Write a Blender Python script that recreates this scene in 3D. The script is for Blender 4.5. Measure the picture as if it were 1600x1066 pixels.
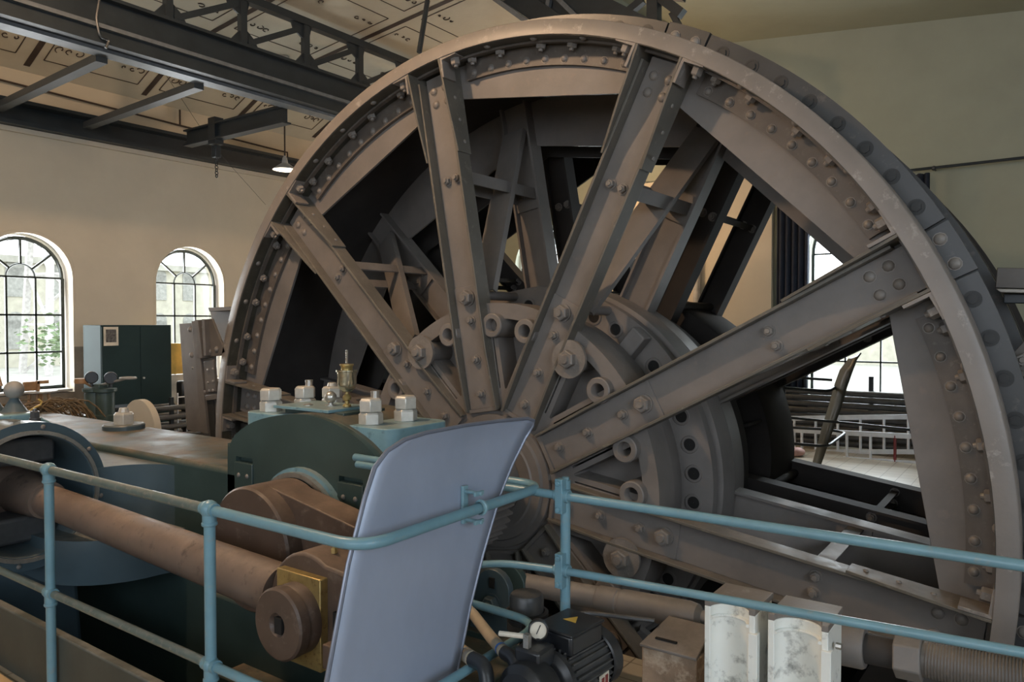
import bpy, math, random
from math import sin, cos, pi, radians, atan2, hypot
from mathutils import Vector, Matrix, Euler
random.seed(7)
for o in list(bpy.data.objects): bpy.data.objects.remove(o)
SC = bpy.context.scene
COL = SC.collection
V = Vector

# ------------------------------------------------------------ camera, world, light, exposure
EYE = V((0, 0, 1.7)); FPX = 1188.0
YAW, PITCH = radians(35.5), radians(-1.45)
CR = V((cos(YAW), sin(YAW), 0)); CF = V((-sin(YAW)*cos(PITCH), cos(YAW)*cos(PITCH), sin(PITCH))); CU = CR.cross(CF)
cam = bpy.data.cameras.new('camera'); camo = bpy.data.objects.new('camera', cam); COL.objects.link(camo)
m = Matrix((CR, CU, -CF)).transposed().to_4x4(); m.translation = EYE; camo.matrix_world = m
cam.sensor_width = 36; cam.lens = 36*FPX/1600; cam.clip_end = 400; cam.clip_start = .05
SC.camera = camo
SC.view_settings.view_transform = 'Standard'; SC.view_settings.look = 'None'
SC.view_settings.gamma = 1; SC.view_settings.use_curve_mapping = False
SC.view_settings.exposure = 0.0
SC.cycles.max_bounces = 7; SC.cycles.diffuse_bounces = 4; SC.cycles.transparent_max_bounces = 12
SC.cycles.sample_clamp_indirect = 6; SC.cycles.caustics_reflective = False; SC.cycles.caustics_refractive = False
SC.cycles.use_denoising = True

w = bpy.data.worlds.new('sky'); SC.world = w; w.use_nodes = True
nt = w.node_tree; nt.nodes.clear()
out = nt.nodes.new('ShaderNodeOutputWorld'); bg = nt.nodes.new('ShaderNodeBackground')
tc = nt.nodes.new('ShaderNodeTexCoord'); sx = nt.nodes.new('ShaderNodeSeparateXYZ'); rp = nt.nodes.new('ShaderNodeValToRGB')
rp.color_ramp.elements[0].position = 0.0; rp.color_ramp.elements[0].color = (.95, .97, 1, 1)
rp.color_ramp.elements[1].position = .7; rp.color_ramp.elements[1].color = (.80, .88, 1, 1)
nt.links.new(tc.outputs['Generated'], sx.inputs[0]); nt.links.new(sx.outputs['Z'], rp.inputs[0])
nt.links.new(rp.outputs[0], bg.inputs[0]); bg.inputs[1].default_value = 5.0; nt.links.new(bg.outputs[0], out.inputs[0])

def area(name, loc, target, sx_, sy_, power, col):
    L = bpy.data.lights.new(name, 'AREA'); L.shape = 'RECTANGLE'; L.size = sx_; L.size_y = sy_; L.energy = power; L.color = col
    o = bpy.data.objects.new(name, L); COL.objects.link(o); o.location = loc
    o.rotation_euler = (V(target)-V(loc)).to_track_quat('-Z', 'Y').to_euler(); return o
def point(name, loc, power, col, r=.12):
    L = bpy.data.lights.new(name, 'POINT'); L.energy = power; L.color = col; L.shadow_soft_size = r
    o = bpy.data.objects.new(name, L); COL.objects.link(o); o.location = loc; return o
# added cool area lights for assumed unseen windows; right and front walls stay solid
area('assumed_daylight_right', (6.2, -1.0, 3.0), (-1.5, 2.6, .8), 6, 3.2, 420, (.74, .86, 1))
area('assumed_daylight_front', (-1.0, -5.8, 2.8), (-2.6, 4, 1.4), 7, 3.0, 240, (.80, .89, 1))
# daylight through the two arched windows on the left and the two in the far gable wall
for y_ in (3.88, 5.9): area('window_light_left_wall', (-9.90, y_, 1.8), (-5, y_-.4, .9), .9, 1.8, 75, (.95, .97, 1))
area('window_light_gable_wall', (-2.15, 11.6, 2.0), (-2.15, 6, .9), 1.3, 2.6, 150, (.85, .93, 1))
area('window_light_gable_wall', (-7.2, 11.6, 2.0), (-6, 6, 1.0), 1.3, 2.6, 90, (.85, .93, 1))
# assumed unseen lamps (warm): one high in front of the wheel, one behind it
point('assumed_lamp_front', (-4.4, 1.5, 4.95), 330, (1, .66, .40), .10)
point('assumed_lamp_rear', (-5.4, 9.6, 3.3), 110, (1, .64, .34), .14)
point('assumed_lamp_left', (-7.2, 1.6, 4.6), 30, (1, .80, .56), .14)  # assumed as well: unseen warm lamp on the left, light only

# ------------------------------------------------------------ helpers
def at(px, py, ax, v):
    d = CR*((px-800)/FPX)+CU*(-(py-533)/FPX)+CF
    t = (v-EYE[ax])/d[ax]; return EYE+d*t
def frame(d, up=None):
    d = V(d).normalized()
    if up is None: up = V((0, 0, 1)) if abs(d.z) < .95 else V((1, 0, 0))
    a = up.cross(d).normalized(); b = d.cross(a); return a, b, d
class MB:
    def __init__(s): s.v = []; s.f = []
    def add(s, vs, fs):
        k = len(s.v); s.v += [V(p) for p in vs]; s.f += [tuple(i+k for i in f) for f in fs]; return s
    def box(s, c, d, R=None):
        c = V(c); P = []
        for x in (-.5, .5):
            for y in (-.5, .5):
                for z in (-.5, .5):
                    p = V((x*d[0], y*d[1], z*d[2])); P.append(c+(R @ p if R else p))
        return s.add(P, [(0, 1, 3, 2), (4, 6, 7, 5), (0, 4, 5, 1), (2, 3, 7, 6), (0, 2, 6, 4), (1, 5, 7, 3)])
    def box2(s, a, b):
        a, b = V(a), V(b); return s.box((a+b)/2, (abs(b.x-a.x), abs(b.y-a.y), abs(b.z-a.z)))
    def bar(s, p0, p1, wd, ht, up=None):
        p0, p1 = V(p0), V(p1); a, b, d = frame(p1-p0, up)
        P = []
        for p in (p0, p1):
            for i, j in ((-1, -1), (1, -1), (1, 1), (-1, 1)): P.append(p+a*i*wd/2+b*j*ht/2)
        return s.add(P, [(3, 2, 1, 0), (4, 5, 6, 7), (0, 1, 5, 4), (1, 2, 6, 5), (2, 3, 7, 6), (3, 0, 4, 7)])
    def cyl(s, p0, p1, r, n=16, r1=None, rot=0, caps=True):
        p0, p1 = V(p0), V(p1); a, b, d = frame(p1-p0); r1 = r if r1 is None else r1; P = []
        for p, q in ((p0, r), (p1, r1)):
            for i in range(n):
                t = rot+2*pi*i/n; P.append(p+a*cos(t)*q+b*sin(t)*q)
        F = [(i, (i+1) % n, n+(i+1) % n, n+i) for i in range(n)]
        if caps: F += [tuple(range(n))[::-1], tuple(range(n, 2*n))]
        return s.add(P, F)
    def lathe(s, o, d, prof, n=32, a0=0, a1=2*pi, closed=False, up=None):
        "prof: (radius, along) pairs"
        a, b, d = frame(d, up); o = V(o); full = abs(a1-a0-2*pi) < 1e-6; m_ = n if full else n+1; P = []
        for i in range(m_):
            t = a0+(a1-a0)*i/n; e = a*cos(t)+b*sin(t)
            for r, h in prof: P.append(o+e*r+d*h)
        k = len(prof); F = []
        for i in range(n):
            j = (i+1) % m_
            for q in range(k if closed else k-1):
                q2 = (q+1) % k
                F.append((i*k+q, j*k+q, j*k+q2, i*k+q2))
        if not full and closed:
            F += [tuple(range(k))[::-1], tuple((m_-1)*k+q for q in range(k))]
        return s.add(P, F)
    def ball(s, c, r, n=16, z=1.0, half=False):
        pr = [(max(1e-4, r*sin(pi*(q/ (n//2)) * (.5 if half else 1))), r*z*cos(pi*(q/(n//2))*(.5 if half else 1))) for q in range(n//2+1)]
        return s.lathe(c, (0, 0, 1), pr, n)
    def tube(s, pts, r, n=10):
        pts = [V(p) for p in pts]; P = []; nn = len(pts); up = None
        for i, p in enumerate(pts):
            d = (pts[min(i+1, nn-1)]-pts[max(i-1, 0)]).normalized()
            if up is None: a, b, _ = frame(d)
            else:
                a = (up-d*up.dot(d)).normalized(); b = d.cross(a)
            up = a
            for q in range(n):
                t = 2*pi*q/n; P.append(p+a*cos(t)*r+b*sin(t)*r)
        F = []
        for i in range(nn-1):
            for q in range(n):
                F.append((i*n+q, i*n+(q+1) % n, (i+1)*n+(q+1) % n, (i+1)*n+q))
        F += [tuple(range(n))[::-1], tuple((nn-1)*n+q for q in range(n))]
        return s.add(P, F)
    def prism(s, pts, off):
        "pts: 3-d polygon, extruded by the vector off"
        pts = [V(p) for p in pts]; n = len(pts); off = V(off)
        return s.add(pts+[p+off for p in pts], [tuple(range(n))[::-1], tuple(range(n, 2*n))]+[(i, (i+1) % n, n+(i+1) % n, n+i) for i in range(n)])
    def hexnut(s, p, d, r, h, rot=0, dome=.55):
        p, d = V(p), V(d).normalized()
        s.cyl(p, p+d*h*.86, r, 6, rot=rot); s.cyl(p+d*h*.86, p+d*h, r*.97, 6, r*.84, rot=rot)
        if dome: s.cyl(p+d*h, p+d*(h*1.35), r*dome, 10, r*dome*.8)
        return s
    def mesh(s, name, mat, off=V((0, 0, 0)), ang=35):
        me = bpy.data.meshes.new(name); me.from_pydata([tuple(p-off) for p in s.v], [], s.f)
        if mat: me.materials.append(mat)
        me.validate(); fix(me, ang); return me
    def build(s, name, mat, parent=None, ang=35, bev=0):
        off = wl(parent); me = s.mesh(name, mat, off, ang); o = bpy.data.objects.new(name, me); COL.objects.link(o)
        if parent: o.parent = parent
        WL[o.name] = off.copy()
        if bev:
            b = o.modifiers.new('bevel', 'BEVEL'); b.width = bev; b.segments = 2; b.limit_method = 'ANGLE'; b.angle_limit = radians(40)
            b.harden_normals = False
        return o
import bmesh
def fix(me, ang=35):
    bm = bmesh.new(); bm.from_mesh(me); bmesh.ops.recalc_face_normals(bm, faces=bm.faces); bm.to_mesh(me); bm.free()
    me.shade_smooth(); me.set_sharp_from_angle(angle=radians(ang))
WL = {}
def wl(o): return WL.get(o.name, V((0, 0, 0))) if o else V((0, 0, 0))
def tag(o, label=None, cat=None, group=None, kind=None):
    if label: o['label'] = label
    if cat: o['category'] = cat
    if group: o['group'] = group
    if kind: o['kind'] = kind
    return o
def thing(name, loc, label, cat, group=None):
    o = bpy.data.objects.new(name, None); COL.objects.link(o); o.location = loc; o.empty_display_size = .1
    WL[o.name] = V(loc); return tag(o, label, cat, group)
def inst(name, me, loc, parent=None, R=None, sc=None):
    o = bpy.data.objects.new(name, me); COL.objects.link(o)
    if parent: o.parent = parent
    o.location = V(loc)-wl(parent)
    if R is not None: o.rotation_euler = R.to_euler() if hasattr(R, 'to_euler') else R
    if sc: o.scale = sc
    WL[o.name] = V(loc); return o
def zto(d): return V(d).to_track_quat('Z', 'Y')
def plate2d(name, outline, holes, depth, mat, bev=0.0):
    "outline/holes are lists of (x,y); a filled 2-D curve turned into a mesh in local XY, extruded 0..depth in +Z"
    cu = bpy.data.curves.new('tmp', 'CURVE'); cu.dimensions = '2D'; cu.fill_mode = 'BOTH'; cu.extrude = depth/2
    for poly in [outline]+holes:
        sp = cu.splines.new('POLY'); sp.points.add(len(poly)-1); sp.use_cyclic_u = True
        for i, (x, y) in enumerate(poly): sp.points[i].co = (x, y, 0, 1)
    o = bpy.data.objects.new('tmp', cu); COL.objects.link(o)
    dg = bpy.context.evaluated_depsgraph_get(); me = bpy.data.meshes.new_from_object(o.evaluated_get(dg), depsgraph=dg)
    bpy.data.objects.remove(o); me.name = name
    for v in me.vertices: v.co.z += depth/2
    bm = bmesh.new(); bm.from_mesh(me); bmesh.ops.remove_doubles(bm, verts=bm.verts, dist=1e-5); bm.to_mesh(me); bm.free()
    me.materials.clear(); me.materials.append(mat); fix(me, 30); return me
def circle(cx, cy, r, n=24, a0=0, a1=2*pi, end=False):
    m_ = n+1 if end else n
    return [(cx+r*cos(a0+(a1-a0)*i/n), cy+r*sin(a0+(a1-a0)*i/n)) for i in range(m_)]
def rounded(pts, rad, n=5):
    "path with its inner corners rounded"
    pts = [V(p) for p in pts]; o = [pts[0]]
    for i in range(1, len(pts)-1):
        a, b, c = pts[i-1], pts[i], pts[i+1]; u = (a-b).normalized(); w_ = (c-b).normalized()
        r = min(rad, (a-b).length*.45, (c-b).length*.45)
        p0, p1 = b+u*r, b+w_*r
        for k in range(n+1):
            t = k/n; o.append(p0*(1-t)**2+b*2*t*(1-t)+p1*t*t)
    return o+[pts[-1]]

# ------------------------------------------------------------ materials
def mat(name, col, rough=.55, metal=0.0, var=.25, scale=6.0, bump=.15, dust=0.0, dcol=(.26, .22, .175), wear=0.0, wcol=(.35, .33, .30), spec=.5, streak=1.0, bscale=60):
    M = bpy.data.materials.new(name); M.use_nodes = True; t = M.node_tree; n = t.nodes; L = t.links
    b = n['Principled BSDF']; b.inputs['Roughness'].default_value = rough; b.inputs['Metallic'].default_value = metal
    b.inputs['Specular IOR Level'].default_value = spec
    g = n.new('ShaderNodeNewGeometry'); mp = n.new('ShaderNodeMapping'); L.new(g.outputs['Position'], mp.inputs[0])
    mp.inputs['Scale'].default_value = (1, 1, streak)
    def noise(sc, det=5, ro=.6):
        k = n.new('ShaderNodeTexNoise'); k.inputs['Scale'].default_value = sc; k.inputs['Detail'].default_value = det; k.inputs['Roughness'].default_value = ro
        L.new(mp.outputs[0], k.inputs['Vector']); return k
    n1 = noise(scale); mix = n.new('ShaderNodeMix'); mix.data_type = 'RGBA'
    mix.inputs['A'].default_value = tuple(c*(1-var) for c in col)+(1,); mix.inputs['B'].default_value = tuple(min(1, c*(1+var)) for c in col)+(1,)
    mr = n.new('ShaderNodeMapRange'); mr.inputs[1].default_value = .3; mr.inputs[2].default_value = .7; L.new(n1.outputs['Fac'], mr.inputs[0]); L.new(mr.outputs[0], mix.inputs['Factor'])
    c = mix.outputs['Result']
    n2 = noise(bscale, 4, .6)
    if dust:
        sp = n.new('ShaderNodeSeparateXYZ'); L.new(g.outputs['Normal'], sp.inputs[0])
        r = n.new('ShaderNodeMapRange'); r.inputs[1].default_value = .35; r.inputs[2].default_value = .95; L.new(sp.outputs['Z'], r.inputs[0])
        n3 = noise(scale*.7+1.3, 7, .65); r3 = n.new('ShaderNodeMapRange'); r3.inputs[1].default_value = .34; r3.inputs[2].default_value = .62; L.new(n3.outputs['Fac'], r3.inputs[0])
        a = n.new('ShaderNodeMath'); a.operation = 'MULTIPLY'; L.new(r.outputs[0], a.inputs[0]); L.new(r3.outputs[0], a.inputs[1])
        a2 = n.new('ShaderNodeMath'); a2.operation = 'MULTIPLY'; L.new(a.outputs[0], a2.inputs[0]); a2.inputs[1].default_value = dust
        mx = n.new('ShaderNodeMix'); mx.data_type = 'RGBA'; L.new(a2.outputs[0], mx.inputs['Factor']); L.new(c, mx.inputs['A'])
        n5 = noise(4.3, 9, .75); md = n.new('ShaderNodeMix'); md.data_type = 'RGBA'; m5 = n.new('ShaderNodeMapRange'); m5.inputs[1].default_value = .38; m5.inputs[2].default_value = .62; L.new(n5.outputs['Fac'], m5.inputs[0]); L.new(m5.outputs[0], md.inputs['Factor'])
        md.inputs['A'].default_value = tuple(k_*.55 for k_ in dcol)+(1,); md.inputs['B'].default_value = tuple(k_*1.12 for k_ in dcol)+(1,); L.new(md.outputs['Result'], mx.inputs['B'])
        c = mx.outputs['Result']
        ra = n.new('ShaderNodeMath'); ra.operation = 'MULTIPLY_ADD'; L.new(a2.outputs[0], ra.inputs[0]); ra.inputs[1].default_value = .35; ra.inputs[2].default_value = rough; ra.use_clamp = True
        L.new(ra.outputs[0], b.inputs['Roughness'])
    if wear:
        n4 = noise(scale*3.1, 8, .7); r4 = n.new('ShaderNodeMapRange'); r4.inputs[1].default_value = .60-.12*wear; r4.inputs[2].default_value = .68; L.new(n4.outputs['Fac'], r4.inputs[0])
        mx = n.new('ShaderNodeMix'); mx.data_type = 'RGBA'; L.new(r4.outputs[0], mx.inputs['Factor']); L.new(c, mx.inputs['A']); mx.inputs['B'].default_value = wcol+(1,)
        c = mx.outputs['Result']
    L.new(c, b.inputs['Base Color'])
    if bump:
        bp = n.new('ShaderNodeBump'); bp.inputs['Strength'].default_value = bump; bp.inputs['Distance'].default_value = .004; L.new(n2.outputs['Fac'], bp.inputs['Height']); L.new(bp.outputs[0], b.inputs['Normal'])
    return M
DUST = (.27, .225, .18)
M_wheel = mat('drum_paint', (.185, .166, .153), .5, 0, .16, 3.2, .12, dust=.7, dcol=(.25, .225, .20), wear=.25, wcol=(.2, .17, .15))
M_rim = mat('rim_paint', (.205, .180, .162), .42, 0, .10, 4, .15, dust=.4, dcol=(.28, .23, .18), wear=.15, wcol=(.32, .29, .26))
M_dark = mat('dark_segment_paint', (.045, .045, .046), .38, 0, .2, 3, .1, dust=.5, dcol=(.16, .135, .11), wear=.2, wcol=(.10, .09, .08))
M_hole = mat('recess_shade', (.012, .011, .010), .8, 0, .1, 3, 0)  # near-black colour standing for the shade inside holes and slots
M_csk = mat('countersunk_bolt_dark', (.020, .020, .020), .5, 0, .2, 9, .1)
M_cross = mat('cross_bar_grey', (.060, .066, .070), .45, .1, .15, 6, .1)
M_flangeshade = mat('spoke_flange_shaded', (.125, .113, .094), .45, 0, .15, 4, .1, dust=.75, dcol=(.25, .215, .185), wear=.2, wcol=(.19, .17, .14))  # drum paint darkened: weaker light on the flange sides put into the colour
M_rim_inner = mat('rim_inner_olive', (.060, .055, .042), .4, 0, .3, 7, .1, wear=.3, wcol=(.10, .09, .075))
M_ang = mat('angle_ring_paint', (.115, .097, .083), .5, 0, .2, 7, .15, dust=.5, wear=.3, wcol=(.17, .15, .13))
M_bolt = mat('bolt_paint', (.20, .178, .160), .45, 0, .2, 14, .1, dust=.5, wear=.3, wcol=(.26, .24, .22))
M_clip = mat('pale_steel', (.36, .33, .29), .45, .2, .2, 20, .1)
M_crank = mat('crank_brown_paint', (.105, .072, .056), .42, 0, .2, 4, .1, dust=.85, dcol=(.25, .18, .14), wear=.2, wcol=(.16, .12, .10))
M_rod = mat('rod_brown_paint', (.170, .125, .100), .36, 0, .14, 5, .06, dust=.8, dcol=(.30, .225, .18), wear=.3, wcol=(.09, .065, .055), bscale=30)
M_green = mat('machine_green_paint', (.046, .074, .070), .36, 0, .16, 3, .05, dust=1.0, dcol=(.20, .16, .12), spec=.3, wear=.15, wcol=(.05, .075, .07), bscale=25)
M_greenp = mat('machine_green_plain', (.046, .074, .070), .36, 0, .16, 3, .05, wear=.15, wcol=(.05, .075, .07), bscale=25)
M_blueg = mat('guide_blue_paint', (.070, .105, .125), .3, 0, .12, 3, .04, dust=.6, dcol=(.28, .25, .20), bscale=25)
M_lblue = mat('light_blue_paint', (.20, .34, .39), .3, 0, .14, 7, .05, dust=.55, dcol=(.32, .30, .27), wear=.3, wcol=(.12, .2, .22))
M_rail = mat('rail_blue_paint', (.155, .29, .35), .32, 0, .1, 9, .05, wear=.25, wcol=(.20, .28, .30))
M_raild = mat('rail_worn_paint', (.13, .175, .165), .34, .25, .16, 9, .05, dust=.6, dcol=(.30, .29, .26), wear=.5, wcol=(.26, .25, .22))
M_shield = mat('shield_grey_blue', (.34, .385, .49), .38, .1, .12, 2.2, .05, wear=0, streak=.6, bscale=18)
M_steel = mat('bright_steel', (.50, .48, .44), .32, .75, .15, 18, .1, wear=.3, wcol=(.30, .26, .2))
M_nut = mat('nut_white_steel', (.62, .60, .55), .38, .35, .12, 22, .1, dust=.5, dcol=(.42, .36, .28))
M_brass = mat('brass', (.50, .38, .16), .36, .65, .2, 12, .08, wear=.4, wcol=(.28, .19, .07))
M_nickel = mat('nickel_glass_cup', (.60, .56, .42), .14, .9, .1, 9, .02)
M_black = mat('black_enamel', (.016, .017, .019), .3, 0, .2, 9, .05, dust=.3, dcol=(.12, .115, .11))
M_girder = mat('girder_dark_paint', (.022, .028, .033), .42, 0, .2, 5, .1, dust=.0)
M_lip = mat('girder_lit_lip', (.16, .175, .19), .38, .3, .2, 12, .15)  # paler than the girder: light on the flange edges put into the colour
M_bgsteel = mat('brake_post_paint', (.115, .10, .088), .5, 0, .2, 5, .1, dust=.7)
M_hose = mat('beige_hose', (.45, .38, .28), .5, 0, .12, 9, .04)
M_ropey = mat('yellow_strap', (.55, .38, .10), .6)
M_rope = mat('straw_rope', (.17, .115, .06), .8, 0, .35, 22, .3)
M_wood = mat('oak_wood', (.30, .17, .08), .5, 0, .3, 14, .1)
M_pipeblk = mat('stacked_pipe_steel', (.085, .085, .085), .42, .5, .25, 9, .1, dust=.8, dcol=(.30, .28, .25))
M_alu = mat('ladder_aluminium', (.75, .77, .80), .35, .25, .1, 9, .04)
M_red = mat('red_paint', (.20, .02, .02), .4)
M_yellow = mat('yellow_panel', (.75, .46, .08), .5, 0, .2, 6, .05)
M_curtain = mat('navy_curtain', (.020, .026, .045), .85, 0, .25, 5, .05)
M_cab = mat('locker_green', (.018, .036, .038), .62, 0, .14, 2, .04, spec=.15)
M_paper = mat('photo_paper', (.62, .56, .46), .6)
M_print = mat('photo_print', (.09, .085, .08), .6, 0, .8, 40, 0)
M_blue = mat('blue_tape', (.05, .20, .60), .5)
M_cast = mat('pump_casting', (.075, .078, .082), .36, .2, .15, 20, .15, dust=.4, dcol=(.2, .19, .18))
M_fin = mat('motor_fin_grey', (.055, .055, .055), .5, .1, .15, 20, .1, dust=.5, dcol=(.22, .2, .18))
M_pan = mat('grey_stool_seat', (.30, .29, .27), .5)
M_sill = mat('stone_sill', (.42, .40, .37), .6)
M_kerb = mat('kerb_green_grey', (.060, .064, .053), .6, 0, .15, 5, .1, dust=.7, dcol=(.25, .24, .21))
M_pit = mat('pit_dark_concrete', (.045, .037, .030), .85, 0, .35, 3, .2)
M_ocher = mat('floor_edge_ochre', (.52, .36, .19), .55, 0, .15, 6, .05)
M_drumshade = mat('drum_paint_shaded', (.036, .031, .028), .8, 0, .25, 2.5, .1)  # near-black brown: shade inside and behind the drums put into the colour
def emis(name, col, s):
    M = bpy.data.materials.new(name); M.use_nodes = True; b = M.node_tree.nodes['Principled BSDF']
    b.inputs['Base Color'].default_value = col+(1,); b.inputs['Emission Color'].default_value = col+(1,); b.inputs['Emission Strength'].default_value = s; return M
M_lamp = emis('lamp_glow', (1, .86, .66), 7)
M_glass = bpy.data.materials.new('window_glass'); M_glass.use_nodes = True
t = M_glass.node_tree; t.nodes.clear(); o_ = t.nodes.new('ShaderNodeOutputMaterial'); mx = t.nodes.new('ShaderNodeMixShader'); tr = t.nodes.new('ShaderNodeBsdfTransparent'); gl = t.nodes.new('ShaderNodeBsdfGlossy')
tr.inputs[0].default_value = (.93, .95, .93, 1); gl.inputs['Roughness'].default_value = .06; mx.inputs[0].default_value = .06
t.links.new(tr.outputs[0], mx.inputs[1]); t.links.new(gl.outputs[0], mx.inputs[2]); t.links.new(mx.outputs[0], o_.inputs[0])
M_frame = mat('window_iron', (.022, .030, .026), .45)

def mat_plaster(name, c1, c2, sc=.8, smear=.5):
    M = mat(name, c1, .85, 0, .05, 2, .08); t = M.node_tree; n = t.nodes; L = t.links; b = n['Principled BSDF']
    src = b.inputs['Base Color'].links[0].from_socket
    g = n.new('ShaderNodeNewGeometry'); k = n.new('ShaderNodeTexNoise'); k.inputs['Scale'].default_value = sc; k.inputs['Detail'].default_value = 8; k.inputs['Roughness'].default_value = .7
    L.new(g.outputs['Position'], k.inputs['Vector']); r = n.new('ShaderNodeMapRange'); r.inputs[1].default_value = .5; r.inputs[2].default_value = .75; r.inputs[4].default_value = smear; L.new(k.outputs['Fac'], r.inputs[0])
    mx = n.new('ShaderNodeMix'); mx.data_type = 'RGBA'; L.new(r.outputs[0], mx.inputs['Factor']); L.new(src, mx.inputs['A']); mx.inputs['B'].default_value = c2+(1,); L.new(mx.outputs['Result'], b.inputs['Base Color']); return M
M_wall = mat_plaster('cream_plaster', (.56, .50, .40), (.50, .44, .35))
M_walldim = mat_plaster('dim_lit_plaster', (.34, .36, .29), (.29, .30, .25), .6)  # cream plaster again, with dim cool light put into the colour
M_ceil = mat_plaster('cream_ceiling_plaster', (.56, .52, .42), (.46, .41, .32), 1.2, .7)
M_tilew = mat('pale_wall_tile', (.52, .48, .42), .3, 0, .08, 6, .03)
M_joint = mat('tile_joint', (.20, .18, .15), .8)
def mat_floor():
    M = mat('terracotta_floor_tiles', (.42, .37, .29), .38, 0, .12, 1.5, .03); t = M.node_tree; n = t.nodes; L = t.links; b = n['Principled BSDF']
    src = b.inputs['Base Color'].links[0].from_socket
    g = n.new('ShaderNodeNewGeometry'); k = n.new('ShaderNodeTexBrick'); k.offset = 0; k.inputs['Scale'].default_value = 1; k.inputs['Brick Width'].default_value = .17; k.inputs['Row Height'].default_value = .17; k.inputs['Mortar Size'].default_value = .004
    k.inputs['Color1'].default_value = (1, 1, 1, 1); k.inputs['Color2'].default_value = (.86, .84, .8, 1); k.inputs['Mortar'].default_value = (.45, .42, .38, 1)
    L.new(g.outputs['Position'], k.inputs['Vector']); mx = n.new('ShaderNodeMix'); mx.data_type = 'RGBA'; mx.blend_type = 'MULTIPLY'; mx.inputs['Factor'].default_value = 1
    L.new(src, mx.inputs['A']); L.new(k.outputs['Color'], mx.inputs['B']); L.new(mx.outputs['Result'], b.inputs['Base Color']); return M
M_floor = mat_floor()
M_stripe = mat('ceiling_stripe_brown', (.050, .034, .026), .7)
M_white = mat('white_enamel_worn', (.84, .85, .80), .4, 0, .06, 3, .05, wear=.55, wcol=(.30, .30, .28), bscale=40)
M_rust = mat('rusty_plate', (.30, .215, .15), .7, 0, .45, 5, .3, wear=.8, wcol=(.52, .42, .32))
M_pbrick = mat('pale_outside_brick', (.42, .40, .32), .9, 0, .15, 2, 0)
M_yard = mat('yard_paving', (.34, .33, .28), .9, 0, .25, 1, 0)
M_owin = mat('outside_window', (.28, .28, .25), .5)
M_tree = mat('outside_leaves', (.16, .21, .11), .9, 0, .5, 4, 0)

# ------------------------------------------------------------ setting: the hall
LW, BW = -9.6, 11.2          # left wall plane, gable wall plane
RWX, FWY = 6.6, -6.2
def struct(name, mb, m_, parent=None, **k):
    o = mb.build(name, m_, parent, **k)
    if not parent: tag(o, kind='structure')
    return o
def wall_with_arches(name, axis, coord, lo, hi, top, wins, m_, thick, label, top2=None):
    "a wall with arched openings; u runs along the wall"
    out_ = [(lo, 0), (hi, 0), (hi, top)]
    if top2: out_ += top2
    out_ += [(lo, top if not top2 else top2[-1][1])] if not top2 else []
    hs = []
    for c, r, z0, zs in wins:
        hs.append([(c-r, z0)]+[(c+r, z0)]+circle(c, zs, r, 20, 0, pi, True))
    me = plate2d(name, out_, hs, thick, m_)
    o = bpy.data.objects.new(name, me); COL.objects.link(o); tag(o, label, kind='structure')
    if axis == 'X':   # wall in plane X=coord ; local x->Y, y->Z, z-> -X
        o.matrix_world = Matrix(((0, 0, -1, coord), (1, 0, 0, 0), (0, 1, 0, 0), (0, 0, 0, 1)))
    else:             # plane Y=coord; local x->X, y->Z, z->+Y
        o.matrix_world = Matrix(((1, 0, 0, 0), (0, 0, 1, coord), (0, 1, 0, 0), (0, 0, 0, 1)))
        # mirrored handedness: flip normals
        me.flip_normals()
    return o
leftwins = [(3.88, .50, .86, 2.22), (5.92, .50, .86, 2.22)]
wall_with_arches('wall_left', 'X', LW, FWY, BW, 4.56, leftwins, M_wall, .32, 'cream plastered wall with arched windows under the dark runway beam')
RK = .5
gable = [(-2.15, .72, .62, 2.66), (-7.2, .72, .62, 2.66)]
me = plate2d('wall_back', [(LW-.3, 0), (RWX, 0), (RWX, 6.2), (-4.8, 6.2), (-5.2, 5.5), (LW-.3, 4.7)], [[(c-r, z0), (c+r, z0)]+circle(c, zs, r, 20, 0, pi, True) for c, r, z0, zs in gable], .34, M_walldim)
o = bpy.data.objects.new('wall_back', me); COL.objects.link(o); tag(o, 'plastered gable wall with curtained arched window, its dim light painted grey green', kind='structure')  # low light on the gable is part of its plaster colour
o.matrix_world = Matrix(((1, 0, 0, 0), (0, 0, 1, BW), (0, 1, 0, 0), (0, 0, 0, 1))); me.flip_normals()
# cream pier on the gable wall, left of the curtain
b = MB(); b.box2((-7.95+1.6, BW-.10, 0), (-3.33, BW+.02, 3.9)); b2 = MB()
struct('trim_1', b, M_wall)
struct('wall_right', MB().box2((RWX, FWY, 0), (RWX+.3, BW+.3, 6.5)), M_wall)
struct('wall_front', MB().box2((LW, FWY-.3, 0), (RWX, FWY, 6.5)), M_wall)
# sloping ceiling
def cz(x): return 4.9+.10*(x+9.6) if x > -8.6 else 4.55+.45*(x+9.6)
b = MB()
for x0, x1 in ((-9.95, -8.6), (-8.6, -4.7)): b.prism([(x0, FWY-.3, cz(x0)), (x0, BW+.1, cz(x0)), (x1, BW+.1, cz(x1)), (x1, FWY-.3, cz(x1))], (0, 0, .15))
struct('ceiling', b, M_ceil)
x0, x1 = -4.7, RWX+.3
def cz2(x): return 5.93-.104*(x+4.7)
tag(struct('ceiling_trim_3', MB().prism([(x0, FWY-.3, cz2(x0)), (x0, BW+.1, cz2(x0)), (x1, BW+.1, cz2(x1)), (x1, FWY-.3, cz2(x1))], (0, 0, .15)).box2((-4.75, FWY-.3, 5.36), (-4.69, BW+.1, 6.1)), M_walldim), 'plain ceiling above the wheel, its dim cool light painted grey green')  # same cream ceiling; dimness over this stretch put into its colour
RK = .10
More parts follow.
